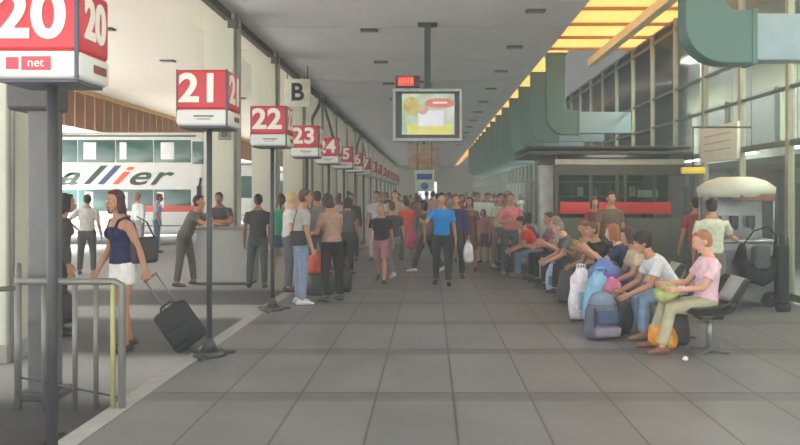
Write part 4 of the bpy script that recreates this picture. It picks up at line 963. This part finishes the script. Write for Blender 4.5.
# ------------------------------------------------------------------ drinks cart
QY = 10.25; qx = px(746, QY)
t = thing('drinks_cart', 'steel vendor cart with dark display and taps under a white canopy', 'cart', (qx, QY, 0))
cs = mat('cart_steel', (158, 160, 160), .3, metal=.55, var=.2, scale=3); cw = .46
MB().bbox(-cw, cw, .0, .7, .12, .95, .02).build('body', cs, t)
MB().bbox(-cw-.03, cw+.03, -.03, .73, .95, .99, .01).build('worktop', cs, t)
MB().bbox(-cw+.05, cw-.05, .35, .65, .99, 1.58, .02).build('dispenser', cs, t)
for s in (-.3, -.05, .2): MB().cyl((s, .3, 1.2), (s, .22, 1.14), .02).bbox(s-.05, s+.05, .24, .345, 1.16, 1.34, .01).build('tap', mat('tap_dark', (66, 66, 68), .4), t)
for x in (-cw+.03, cw-.03):
    for y in (.05, .65): MB().cyl((x, y, .95), (x, y, 1.68), .014).build('post', cs, t)
g = MB(); g.loft([((0, .35, 1.62), cw+.08, .52), ((0, .35, 1.76), cw+.1, .54), ((0, .35, 1.86), cw*.9, .46), ((0, .35, 1.92), cw*.5, .26)], 28, ('flat', 'flat'), side=(1, 0, 0)); g.build('canopy', mat('canopy_white', (196, 200, 180), .7, var=.05), t)
MB().bbox(-.15, .35, -.16, -.12, 1.56, 1.66, .01).build('name_board', mat('brown_board', (128, 92, 76), .6), t)
for s in (-.35, .35): MB().cyl((s, .05, .12), (s, -.0, .12), .12, n=18).build('wheel', blk, t)
MB().bbox(-.4, .0, -.02, .0, .3, .85, .01).build('door_panel', mat('cart_panel', (120, 122, 124), .4, metal=.3), t)
t = thing('duffel_bag', 'crescent-shaped black bag hanging in front of the drinks cart', 'bag', (px(762, 9.95), 9.98, .42))
g = MB(); g.loft([((-.27, 0, .5), .05, .05), ((-.3, 0, .3), .09, .1), ((-.2, 0, .12), .12, .13), ((0, 0, .06), .13, .14), ((.18, 0, .16), .12, .13), ((.27, 0, .36), .09, .1), ((.25, 0, .6), .06, .06)], 14, side=(0, 1, 0)); g.build('body', cloth((34, 34, 37)), t)
MB().bbox(-.12, .12, -.09, .09, .16, .5, .05).build('pocket', cloth((84, 86, 90)), t)
MB().loft([((-.27, 0, .5), .012, .012), ((-.1, 0, .72), .012, .012), ((.1, 0, .78), .012, .012), ((.25, 0, .6), .012, .012)], 8, side=(0, 1, 0)).build('strap', cloth((40, 40, 42)), t)
t = thing('luggage_trolley', 'narrow black upright trolley at the right end of the cart', 'trolley', (px(783, 9.9), 9.9, 0))
MB().bbox(-.1, .06, -.08, .08, .12, .95, .03).build('body', cloth((48, 48, 50)), t)
for s in (-.07, .07): MB().cyl((s, .0, .0), (s, .0, 1.05), .012).build('rail', steel_d, t)
MB().cyl((-.08, 0, .07), (.08, 0, .07), .07).build('wheel', blk, t)

# ------------------------------------------------------------------ thin haze volume, added to lift the dark tones
hz = bpy.data.materials.new('thin_haze'); hz.use_nodes = True; nt = hz.node_tree; nt.nodes.remove(nt.nodes['Principled BSDF'])
vs_ = nt.nodes.new('ShaderNodeVolumeScatter'); vs_.inputs['Density'].default_value = .012; vs_.inputs['Anisotropy'].default_value = .2; vs_.inputs['Color'].default_value = (.96, .96, .95, 1)
nt.links.new(vs_.outputs[0], nt.nodes['Material Output'].inputs['Volume'])
o = MB().box(-30, 9.25, -2.4, 91.5, .001, 5.49).build('haze', hz); o['kind'] = 'structure'
